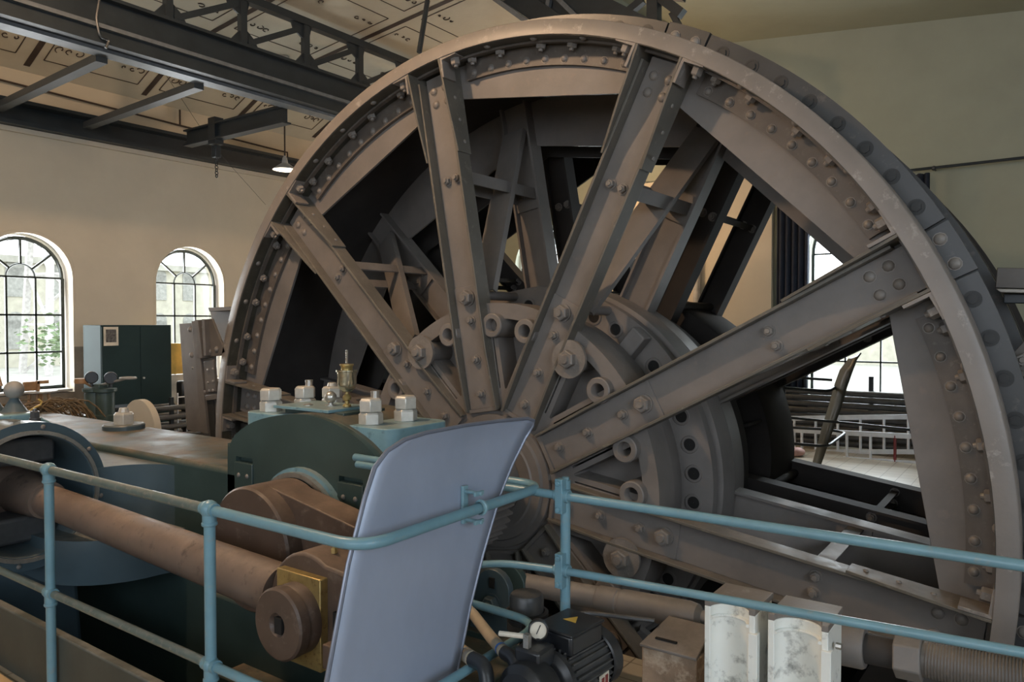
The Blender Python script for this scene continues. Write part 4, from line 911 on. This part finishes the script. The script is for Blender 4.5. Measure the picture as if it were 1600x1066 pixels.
def shell(x0, y0, w_, label):
    t_ = thing('bearing_shell', (x0+w_/2, y0+.1, 0), label, 'bearing shell', 'white bearing shells standing on end')
    q = [(x0, y0), (x0+.022, y0)]+[(x0+w_/2-(w_/2-.022)*cos(a), y0+(w_/2-.022)*.9*sin(a)+.0) for a in [pi*i/16 for i in range(1, 16)]]+[(x0+w_-.022, y0), (x0+w_, y0), (x0+w_, y0+.2), (x0, y0+.2)]
    MB().prism([(x, y, .0) for x, y in q], (0, 0, .66)).build('half_shell', M_white, t_, bev=.003)
    q2 = [(x0, y0), (x0+.022, y0)]+[(x0+w_/2-(w_/2-.022)*cos(a), y0+(w_/2-.012)*.86*sin(a)) for a in [pi*i/16 for i in range(1, 16)]]+[(x0+w_-.022, y0), (x0+w_, y0), (x0+w_, y0+.22), (x0, y0+.22)]
    MB().prism([(x, y, .66) for x, y in q2], (0, 0, .022)).build('end_flange', M_rim, t_, bev=.002)
    arcp = [V((x0+w_/2-(w_/2-.026)*cos(a), y0+(w_/2-.026)*.9*sin(a), .62)) for a in [pi*i/16 for i in range(17)]]
    MB().tube(arcp, .007, 6).build('groove_rib', M_white, t_)
    MB().box2((x0+w_-.02, y0-.012, 0), (x0+w_+.012, y0+.02, .60)).build('side_strip', M_white, t_, bev=.002)
    if w_ > .19: MB().cyl((x0+w_+.012, y0+.06, .60), (x0+w_+.03, y0+.06, .60), .012, 8).build('bolt', M_steel, t_)
shell(-1.03, 2.66, .185, 'white worn half shell standing on end, the one nearer the rusty block')
shell(-.80, 2.66, .20, 'white worn half shell standing on end, the scuffed one further from the rusty block')
rb = thing('rusty_block', (-1.2, 2.85, 0), 'rusty square block with a slotted grey lid under the brake rod', 'block')
MB().box2((-1.33, 2.76, 0), (-1.10, 3.0, .40)).build('body', M_rust, rb, bev=.006)
MB().prism([(-1.335, 2.75, .40), (-1.095, 2.75, .40), (-1.12, 2.98, .445), (-1.31, 2.98, .445)], (0, 0, .012)).build('lid', M_wheel, rb, bev=.003)
MB().box2((-1.29, 2.80, .424), (-1.20, 2.812, .430)).build('slot_shade', M_hole, rb)
MB().box2((-1.34, 2.745, .10), (-1.10, 2.76, .16)).cyl((-1.2, 2.735, .12), (-1.2, 2.76, .12), .03, 12).build('latch', M_cast, rb)
bk = thing('pivot_bracket', (-2.2, 2.95, .1), 'blue pivot bracket with a big nut peeping out behind the shield', 'bracket')
q = [(-2.34, .17), (-2.10, .17), (-2.10, .38)]+[(-2.20+.10*cos(a), .40+.10*sin(a)) for a in [radians(20*i) for i in range(0, 10)]]+[(-2.34, .38)]
MB().prism([(x, 2.92, z) for x, z in q], (0, .04, 0)).build('plate', M_blueg, bk, bev=.004)
MB().prism([(x+.02, 3.02, z) for x, z in q], (0, .04, 0)).build('plate', M_greenp, bk, bev=.004)
MB().hexnut((-2.20, 2.92, .33), (0, -1, 0), .045, .04, dome=.5).cyl((-2.20, 2.925, .33), (-2.20, 2.915, .33), .052, 20).build('nut', M_blueg, bk)
MB().box2((-2.215, 2.913, .41), (-2.185, 2.921, .46)).build('slot_shade', M_hole, bk)
MB().box2((-2.36, 2.88, .155), (-1.93, 3.2, .19)).build('foot', M_green, bk, bev=.006)

pm = thing('pump_set', (-1.4, 2.2, 0), 'small black electric pump set with finned motor and pressure gauge', 'pump')
MA, MBp = V((-1.368, 2.16, .485)), V((-1.345, 2.40, .485)); dd = (MBp-MA).normalized()
MB().cyl(MA, MBp, .083, 36).build('motor_body', M_fin, pm)
fn = MB(); a_, b__, d_ = frame(dd)
for i in range(26):
    t = 2*pi*i/26; e = a_*cos(t)+b__*sin(t); MB().prism([MA+dd*.015+e*.080-d_.cross(e)*.003, MBp-dd*.02+e*.080-d_.cross(e)*.003, MBp-dd*.02+e*.099-d_.cross(e)*.002, MA+dd*.015+e*.099-d_.cross(e)*.002], d_.cross(e)*.005).build('cooling_fin', M_fin, pm)
MB().lathe(MBp-dd*.02, dd, [(.100, 0), (.106, .004), (.106, .05), (.096, .062), (.001, .066)], 36).build('fan_cowl', M_black, pm)
MB().lathe(MA, -dd, [(.102, 0), (.102, .02), (.09, .03), (.06, .05), (.001, .05)], 32).build('end_shield', M_black, pm)
Rm = Matrix((V((0, 0, 1)).cross(dd)*-1, dd, V((0, 0, 1)))).transposed()
bc = (MA+MBp)/2+V((-.02, .0, .115))
MB().box(bc, (.155, .19, .075), Rm).build('terminal_box', M_black, pm, bev=.012)
MB().box(bc+V((0, 0, .038)), (.165, .20, .012), Rm).build('terminal_lid', M_black, pm, bev=.005)
tc_ = bc+V((0, .02, .0445)); b = MB(); b.prism([tc_+V((-.028, -.018, 0)), tc_+V((.026, -.022, 0)), tc_+V((.004, .03, 0))], (0, 0, .0012)); b.build('warning_sticker', M_yellow, pm)
pl_ = (MA+MBp)/2+V((.102, .03, -.03))
MB().box(pl_, (.004, .062, .05)).build('name_plate', M_paper, pm)
for i in range(2): MB().box(pl_+V((.0025, -.013+.026*i, 0)), (.002, .018, .034 if i else .028)).build('red_mark', M_red, pm)
PB = MA-dd*.10
MB().lathe(MA-dd*.04, -dd, [(.07, 0), (.07, .03), (.098, .035), (.104, .05), (.104, .12), (.08, .14), (.001, .14)], 36).build('pump_casing', M_black, pm, bev=.003)
MB().box(PB+V((-.02, .03, .10)), (.10, .10, .07)).build('valve_block', M_black, pm, bev=.01)
fp = V((-1.78, 2.60, .50))
MB().lathe(fp-V((0, 0, .10)), (0, 0, 1), [(.075, 0), (.082, .02), (.082, .05), (.072, .055), (.072, .15), (.064, .165), (.05, .17), (.001, .175)], 32).build('filter_bowl', M_cast, pm)
MB().lathe(fp-V((0, 0, .03)), (0, 0, 1), [(.076, 0), (.092, .005), (.092, .02), (.076, .025)], 32).build('bowl_band', M_black, pm)
MB().cyl((fp.x, fp.y, .0), fp-V((0, 0, .1)), .03, 12).build('bowl_stem', M_black, pm); MB().cyl(fp-V((0, 0, .06)), PB+V((-.05, .05, .05)), .025, 12).build('bowl_pipe', M_black, pm)
gp = V((-1.41, 2.13, .655)); gdv = (EYE-gp); gdv.z = .35; gdv.normalize()
MB().lathe(gp, gdv, [(.001, -.03), (.030, -.03), (.034, -.02), (.034, .012), (.030, .014), (.029, .006), (.001, .006)], 28).build('pressure_gauge', M_black, pm)
MB().lathe(gp, gdv, [(.0285, .0065), (.001, .0068)], 24).build('gauge_dial', M_paper, pm)
ga, gb, gg = frame(gdv); MB().bar(gp+gdv*.008-ga*.006-gb*.012, gp+gdv*.008+ga*.008+gb*.018, .003, .001, gdv).build('gauge_needle', M_black, pm)
MB().cyl(gp-V((0, 0, .08)), gp-V((0, 0, .025)), .012, 10).build('gauge_stem', M_black, pm)
MB().cyl(PB+V((-.13, -.02, .165)), PB+V((-.04, 0, .17)), .009, 8).build('tap_handle', M_paper, pm)
MB().box(PB+V((-.03, 0, .15)), (.02, .02, .06)).build('tap', M_steel, pm)
MB().box2((-1.62, 1.98, .26), (-1.24, 2.46, .30)).build('base_plate', M_black, pm, bev=.005)
MB().box2((-1.55, 2.02, .30), (-1.28, 2.42, .40)).build('saddle', M_cast, pm, bev=.01)
for x in (-1.58, -1.30):
    for y in (2.02, 2.40): MB().box2((x-.02, y-.02, 0), (x+.02, y+.02, .26)).build('leg', M_cast, pm)
e0, e1, e2, e3 = at(788, 1020, 1, 2.08), at(802, 1028, 1, 2.06), at(812, 1052, 1, 2.03), at(810, 1090, 1, 2.03)
MB().tube(rounded([e0, e1, e2, e3], .04, 6), .024, 14).build('elbow_pipe', M_black, pm)
f0, f1, f2 = at(738, 1030, 1, 2.02), at(758, 1040, 1, 2.0), at(762, 1075, 1, 1.98)
MB().tube(rounded([f0, f1, f2], .04, 6), .026, 14).build('elbow_pipe', M_black, pm)
g0, g1, g2 = at(700, 925, 0, -2.05), at(738, 958, 0, -1.93), at(766, 995, 0, -1.70)
tag(MB().tube(rounded([g0, g1, g2, e0], .25, 10), .0215, 14).build('hose', M_hose), 'beige hose rising from the pump to behind the shield', 'hose')
k0, k1 = at(690, 1004, 0, -1.95), at(722, 1018, 0, -1.84)
tag(MB().tube([k0, k1, f0], .026, 14).build('hose', M_hose), 'lower beige hose leaving the pump level behind the shield', 'hose')
MB().lathe(g2.lerp(e0, .80), (e0-g2), [(.0235, 0), (.0235, .018)], 16).build('blue_hose_clip', M_blue, pm)
MB().lathe(k1.lerp(f0, .55), (f0-k1), [(.0275, 0), (.0275, .016)], 16).build('blue_hose_clip', M_blue, pm)
b = MB().tube(rounded([(-1.72, 2.62, .40), (-1.68, 2.70, .46), (-1.60, 2.80, .46), (-1.33, 2.88, .462)], .06, 6), .010, 8); tag(b.build('cable', M_cast), 'thin grey cable looping behind the pump', 'cable')
tag(MB().tube([(-1.05, 3.2, .012), (-.6, 3.12, .02), (-.2, 3.05, .012), (.3, 3.1, .012)], .008, 6).build('floor_cable', M_cast), 'loose cable on the floor below the hexagon nut', 'cable')

# ------------------------------------------------------------ brake posts beside the wheel
bp_ = thing('brake_post', (-6.6, 4.1, 0), 'riveted brown brake post leaning beside the wheel, behind the engine bed', 'brake post')
def bpx(px, py, y=4.1): return at(px, py, 1, y)
def panel(pts, y, dy, nm, mm=M_bgsteel): return MB().prism([at(a, c, 1, y) for a, c in pts], (0, dy, 0)).build(nm, mm, bp_, bev=.003)
panel([(280, 506), (299, 505), (316, 676), (292, 672)], 4.12, .05, 'column')
panel([(299, 502), (307, 502), (325, 678), (314, 676)], 4.02, .14, 'column_rib')
panel([(303, 501), (331, 498), (352, 550), (343, 556), (309, 560)], 4.00, .02, 'head_plate')
panel([(304, 500), (309, 500), (316, 560), (310, 560)], 3.95, .06, 'angle_rib')
panel([(315, 499), (319, 499), (322, 556), (318, 557)], 3.95, .06, 'angle_rib')
panel([(308, 560), (334, 556), (342, 688), (318, 684)], 4.04, .02, 'web_plate')
panel([(318, 565), (333, 562), (337, 612), (322, 614)], 4.01, .03, 'cover_plate')
panel([(320, 618), (337, 616), (339, 624), (321, 626)], 4.00, .05, 'bracket')
panel([(323, 626), (334, 626), (337, 684), (329, 684)], 4.03, .01, 'slot_shade', M_hole)
for a, c in ((312, 507), (313, 528), (314, 549), (319, 511), (322, 530), (327, 549), (338, 546), (297, 515), (299, 555), (301, 575), (325, 598), (333, 596), (320, 612), (327, 611), (333, 610), (325, 578), (333, 577)):
    inst('rivet', rivet if c > 560 else dome, at(a, c, 1, 3.995 if c > 500 else 4), bp_, FRONT)
panel([(327, 482), (362, 480), (362, 500), (350, 540), (331, 500)], 4.35, .3, 'shoe_beam')
panel([(325, 481), (364, 479), (364, 485), (327, 487)], 4.25, .45, 'beam_flange')
b2_ = thing('brake_post', (.1, 4.8, 0), 'grey brake post with bracket arms at the far edge of the picture', 'brake post')
def pr2(pts, y, dy, nm, mm=M_bgsteel): return MB().prism([at(a, c, 1, y) for a, c in pts], (0, dy, 0)).build(nm, mm, b2_, bev=.004)
pr2([(1558, 418), (1640, 420), (1640, 452), (1555, 450)], 4.9, .3, 'cap_beam')
pr2([(1555, 451), (1640, 453), (1640, 459), (1563, 457)], 4.86, .4, 'beam_flange', M_clip)
pr2([(1568, 459), (1640, 460), (1640, 474), (1568, 474)], 4.95, .1, 'tie_bar', M_girder)
pr2([(1582, 552), (1604, 528), (1660, 528), (1660, 585), (1578, 580)], 4.6, .3, 'bracket_head')
pr2([(1573, 578), (1660, 583), (1660, 592), (1576, 588)], 4.56, .36, 'bracket_flange')
pr2([(1591, 590), (1660, 592), (1660, 712), (1581, 712)], 4.75, .15, 'column')
pr2([(1588, 592), (1594, 592), (1582, 716), (1577, 714)], 4.70, .05, 'angle_rib')
pr2([(1577, 712), (1660, 716), (1660, 726), (1580, 722)], 4.70, .10, 'bracket_flange')
pr2([(1585, 722), (1660, 726), (1690, 1066), (1600, 1066)], 4.75, .15, 'column')
inst('bolt', hexb, at(1597, 618, 1, 4.745), b2_, FRONT); inst('bolt', hexb, at(1597, 650, 1, 4.745), b2_, FRONT); inst('bolt', hexb, at(1598, 562, 1, 4.595), b2_, FRONT)

# ------------------------------------------------------------ left of the wheel: locker, pump, stools, pipes
lk = thing('locker', (-9.2, 4.9, 0), 'tall dark green steel locker with a photograph taped on its door', 'locker')
MB().box2((-9.42, 4.405, .0), (-9.0, 5.27, 1.66)).build('carcass', M_cab, lk, bev=.006)
for y0, y1 in ((4.41, 4.865), (4.87, 5.25)): MB().box2((-9.0, y0, .06), (-8.985, y1, 1.64)).build('door', M_cab, lk, bev=.003)
MB().cyl((-8.985, 4.90, 1.02), (-8.965, 4.90, 1.02), .012, 12).build('knob', M_nut, lk)
tag(MB().box2((-8.983, 4.43, 1.42), (-8.979, 4.60, 1.64)).build('taped_photo', M_paper), 'small black and white photograph taped on the green locker', 'photo')
tag(MB().box2((-8.979, 4.455, 1.46), (-8.977, 4.575, 1.61)).build('photo_image', M_print), 'dark printed image area of the taped photograph', 'print')
def gauge_pump():
    t_ = thing('hand_pump', (-7.9, 3.85, 0), 'dark green twin cylinder pump with two black round gauges', 'pump')
    C = V((-7.92, 3.86, 0))
    for dx in (-.06, .06): MB().lathe(C+V((dx, dx*.4, 0)), (0, 0, 1), [(.001, 0), (.10, 0), (.10, .75), (.088, .76), (.088, .98), (.11, .99), (.11, 1.02), (.001, 1.03)], 24).build('cylinder', M_greenp, t_)
    MB().box(C+V((0, 0, 1.04)), (.16, .1, .05)).build('valve_block', M_greenp, t_, bev=.01)
    for p in (at(143, 590, 1, 3.8), at(173, 591, 1, 3.85)):
        d = (EYE-p); d.z = 0; d.normalize()
        MB().lathe(p, d, [(.001, -.04), (.055, -.04), (.062, -.03), (.062, .02), (.056, .022), (.054, .01), (.001, .01)], 24).cyl(p-V((0, 0, .09)), p-V((0, 0, .05)), .015, 8).build('gauge', M_black, t_)
    p = at(200, 591, 1, 3.9); MB().cyl(C+V((.05, 0, 1.06)), p, .012, 8).lathe(p, (0, 0, 1), [(.07+.012*cos(a), .012*sin(a)) for a in [2*pi*i/8 for i in range(8)]], 20, closed=True).bar(p-V((.07, 0, 0)), p+V((.07, 0, 0)), .015, .01).build('handwheel', M_pan, t_)
    p = at(128, 596, 1, 3.8); MB().lathe(p, (0, 0, 1), [(.001, -.02), (.07, -.02), (.075, 0), (.07, .03), (.001, .03)], 20).cyl(p, C+V((-.04, 0, 1.0)), .012, 8).build('handwheel', M_wood, t_)
gauge_pump()
def stool(x, y, label):
    t_ = thing('three_leg_chair', (x, y, 0), label, 'chair')
    MB().lathe((x, y, .44), (0, 0, 1), [(.001, 0), (.19, 0), (.20, .012), (.19, .028), (.001, .028)], 24).build('seat', M_pan, t_)
    for a in (30, 150, 270): MB().cyl((x+.10*cos(radians(a)), y+.10*sin(radians(a)), .45), (x+.19*cos(radians(a)), y+.19*sin(radians(a)), 0), .018, 8, .014).build('leg', M_wood, t_)
    MB().bar((x-.05, y-.1, .46), (x-.05, y-.12, .78), .045, .02).build('back_post', M_wood, t_)
    MB().box2((x-.07, y-.34, .66), (x-.03, y-.08, .80)).build('back_board', M_wood, t_, bev=.01)
    MB().bar((x-.05, y-.12, .76), (x-.05, y+.12, .76), .03, .03).build('arm', M_wood, t_)
# the chair stands on a low bench
bn = thing('low_bench', (-9.0, 3.9, 0), 'low dark bench under the nearest window with a chair on it', 'bench')
MB().box2((-9.3, 3.3, .40), (-8.75, 4.25, .44)).build('top', M_wood, bn, bev=.005)
for x, y in ((-9.25, 3.35), (-9.25, 4.2), (-8.8, 3.35), (-8.8, 4.2)): MB().box2((x-.02, y-.02, 0), (x+.02, y+.02, .40)).build('leg', M_wood, bn)
P0 = at(62, 596, 0, -9.0)
ch = thing('three_leg_chair', (P0.x, P0.y, .44), 'small wooden chair with carved back on the bench by the window', 'chair')
sz = at(62, 611, 0, -9.0).z
MB().lathe((P0.x, P0.y, sz-.02), (0, 0, 1), [(.001, 0), (.17, 0), (.18, .01), (.17, .022), (.001, .022)], 24).build('seat', M_pan, ch)
for a in (30, 150, 270): MB().cyl((P0.x+.10*cos(radians(a)), P0.y+.10*sin(radians(a)), sz-.01), (P0.x+.15*cos(radians(a)), P0.y+.15*sin(radians(a)), .44), .018, 8, .014).build('leg', M_wood, ch)
pA, pB = at(36, 597, 0, -9.0), at(62, 610, 0, -9.0); MB().box2((-9.02, pA.y, pB.z), (-8.98, pB.y, pA.z)).build('back_board', M_wood, ch, bev=.01)
pA, pB = at(57, 596, 0, -8.97), at(61, 625, 0, -8.97); MB().box2((-8.99, pA.y, .44), (-8.95, pB.y, pA.z)).build('back_post', M_wood, ch)
pA, pB = at(57, 595, 0, -8.97), at(75, 599, 0, -8.97); MB().box2((-8.99, pA.y, pB.z), (-8.95, pB.y, pA.z)).build('arm', M_wood, ch)
rk_ = thing('pipe_rack', (-8.7, 4.6, 0), 'low rack holding long dark pipes beside the green pump', 'rack')
for x, y in ((-8.55, 4.15), (-8.55, 5.0), (-8.55, 3.4)): MB().box2((x-.02, y-.02, 0), (x+.02, y+.02, .80)).build('post', M_girder, rk_)
for i, z in enumerate((.25, .36, .47, .58, .69)):
    for j, dx in enumerate((0, .11)):
        tag(MB().cyl((-8.66+dx*2.2-.12*0, 2.9+.1*((i*7+j*3) % 5), z), (-8.66+dx*2.2, 5.1+.09*((i*5+j) % 4), z), .030, 12).build('steel_pipe', M_pipeblk), 'long dark steel pipe in the low rack, %s level, %s row' % (ORD[i] if i < 4 else 'top', 'wall side' if j == 0 else 'open side'), 'pipe', 'steel pipes in the low rack')
rp = MB()
RC = at(72, 642, 0, -7.6)
for i in range(90):
    c0 = RC+V((random.uniform(-.08, .08), random.uniform(-.30, .22), random.uniform(-.02, .08))); L0 = random.uniform(.15, .34); a = random.uniform(-.5, .5); dn = random.uniform(.06, .2)
    rp.tube([c0+V((.04*t*sin(a*5), L0*t*cos(a)*(1 if i % 4 else -1), .05*sin(3.1*t)-dn*t*t)) for t in (0, .25, .5, .75, 1)], random.uniform(.005, .009), 5)
RO = rp.build('rope_coil', M_rope); tag(RO, 'frayed straw coloured rope heaped behind the guide', 'rope')
tag(MB().tube([at(x, y, 0, -7.45) for x, y in ((42, 650), (48, 641), (56, 636), (63, 633), (65, 628), (60, 624))], .009, 6).build('strap', M_ropey), 'yellow strap curling over the heap of rope', 'strap')
MB_ = MB(); MB_.box2((RC.x-.3, RC.y-.4, 0), (RC.x+.3, RC.y+.4, RC.z-.14)); tag(MB_.build('wooden_crate', M_wood, bev=.01), 'low brown crate under the heap of rope', 'crate')
tb = thing('side_table', (-8.2, 4.7, 0), 'low dark steel table in front of the green locker', 'table')
pA, pB = at(178, 638, 0, -8.3), at(227, 635, 0, -8.3)
MB().box2((-8.6, pA.y, pA.z-.03), (-8.3, pB.y, pA.z)).build('top', M_girder, tb)
for x in (-8.58, -8.32):
    for y in (pA.y+.02, pB.y-.02): MB().box2((x-.015, y-.015, 0), (x+.015, y+.015, pA.z-.03)).build('leg', M_girder, tb)
# behind the locker, right of it: yellow board, seat, shelf
tag(MB().box2((-9.35, at(266, 540, 0, -9.3).y, 1.02), (-9.30, at(290, 540, 0, -9.3).y, 1.42)).build('yellow_board', M_yellow), 'yellow board standing in the window beside the green locker', 'board')
tag(MB().box2((-9.36, at(266, 600, 0, -9.3).y, .0), (-9.28, at(290, 600, 0, -9.3).y, 1.01)).build('light_box', M_paper), 'pale box under the yellow board', 'box')
st_ = thing('slatted_shelf', (-8.9, 5.8, 0), 'slatted dark shelf behind the locker', 'shelf')
for i in range(7): MB().box2((-9.1, 5.45, .12+.09*i), (-8.9, 6.3, .16+.09*i)).build('slat', M_pipeblk, st_)
for y in (5.47, 6.28): MB().box2((-9.1, y-.015, 0), (-8.9, y+.015, .75)).build('post', M_girder, st_)
tr = thing('wire_trolley', (-8.5, 5.55, 0), 'white wire trolley frame between locker and brake post', 'trolley')
yA, yB = at(278, 660, 0, -8.5).y, at(292, 660, 0, -8.5).y
for z in (.35, .55, .8): MB().cyl((-8.5, yA, z), (-8.5, yB, z), .008, 8).build('wire', M_alu, tr)
for y in (yA, yB): MB().cyl((-8.5, y, 0), (-8.5, y, .85), .009, 8).build('upright', M_alu, tr)
tag(MB().box2((-8.75, yA+.12, .62), (-8.6, yB+.3, .98)).build('black_case', M_black, bev=.03), 'black rounded case beside the wire trolley', 'case')

# ------------------------------------------------------------ beyond the wheel on the far side
fr = thing('handrail', (-2.3, 8.4, 0), 'dark tube handrail on the far side of the wheel', 'railing')
def q8(px, py, y=8.4): return at(px, py, 1, y)
for pts, r in (([q8(1150, 600), q8(1293, 612), q8(1322, 597, 9.1)], .017), ([q8(1150, 588), q8(1240, 590), q8(1300, 594)], .014), ([q8(1150, 686), q8(1293, 698), q8(1322, 676, 9.1), q8(1290, 671, 9.1), q8(1150, 664, 9.1)], .016), ([q8(1150, 645), q8(1310, 660), q8(1480, 678)], .014)):
    MB().tube(rounded(pts, .12, 6), r, 10).build('rail', M_girder, fr)
MB().cyl((q8(1225, 560).x, 8.4, 0), (q8(1225, 560).x, 8.4, 1.12), .020, 12).build('post', M_girder, fr)
fs = thing('splash_shield', (-1.9, 8.45, .2), 'curved olive splash shield seen on edge beyond the wheel', 'shield')
L_ = [(1341, 553), (1326, 560), (1312, 578), (1304, 600), (1296, 630), (1285, 665), (1268, 728)]; Rr = [(1345, 551), (1338, 561), (1330, 582), (1322, 605), (1312, 640), (1300, 672), (1280, 730)]
P = [at(x, y, 1, 8.7) for x, y in L_]+[at(x, y, 1, 8.45) for x, y in Rr]; n_ = len(L_)
o = MB().add(P, [(i, i+1, n_+i+1, n_+i) for i in range(n_-1)]).build('sheet', mat('olive_sheet', (.050, .050, .034), .4, 0, .2, 3, .05), fs, ang=60); sd = o.modifiers.new('solid', 'SOLIDIFY'); sd.thickness = .012
def ladder(px0, y0, px1, y1, hpx, Y, n, label, red=None, grp='aluminium ladders leaning on the pipe stack'):
    A0, A1 = at(px0, y0, 1, Y), at(px1, y1, 1, Y); B0, B1 = at(px0, y0+hpx, 1, Y), at(px1, y1+hpx*1.08, 1, Y)
    t_ = thing('ladder', ((A0+A1)/2).to_tuple(), label, 'ladder', grp)
    MB().bar(A0, A1, .03, .06).build('rail', M_alu, t_); MB().bar(B0, B1, .03, .06).build('rail', M_alu, t_)
    for i in range(n):
        f = (i+.5)/n; MB().cyl(A0.lerp(A1, f), B0.lerp(B1, f), .017, 10).build('rung', M_red if red == i else M_alu, t_)
ladder(1225, 654, 1520, 650, 52, 10.55, 8, 'aluminium ladder on its side, the upper one against the dark pipes')
ladder(1236, 672, 1500, 686, 40, 10.2, 7, 'aluminium ladder on its side, the lower one with a red rung', red=4)
for i in range(9):
    z = .07+.085*i; x0 = -4.3+.13*((i*3) % 4)
    tag(MB().cyl((x0, 10.82-.012*(i % 3), z), (1.2, 10.82, z), .040, 12).build('steel_pipe', M_pipeblk), 'dark steel pipe against the gable wall, %s of its stack from the floor' % ORD[i], 'pipe', 'steel pipes stacked under the gable window')
for x, q_ in ((-3.3, 'under the curtain'), (-1.95, 'under the window middle'), (-.5, 'hidden by the wheel rim')):
    tag(MB().box2((x-.03, 10.86, 0), (x+.03, 10.92, .98)).build('rack_post', M_girder), 'dark upright post behind the stacked pipes, '+q_, 'post', 'posts of the gable wall pipe stack')
tag(MB().ball(at(1243, 706, 1, 9.9), .12, 12, .5).build('folded_cloth', mat('pink_cloth', (.55, .35, .33), .8), ang=60), 'crumpled pink and white cloth on the floor by the ladders', 'cloth')
b = MB().tube([at(1212, 560, 1, 10.9), at(1208, 590, 1, 10.9), at(1203, 620, 1, 10.9), at(1196, 640, 1, 10.9)], .012, 6); tag(b.build('cable', M_black), 'black cable hanging on the wall beside the navy curtain', 'cable')
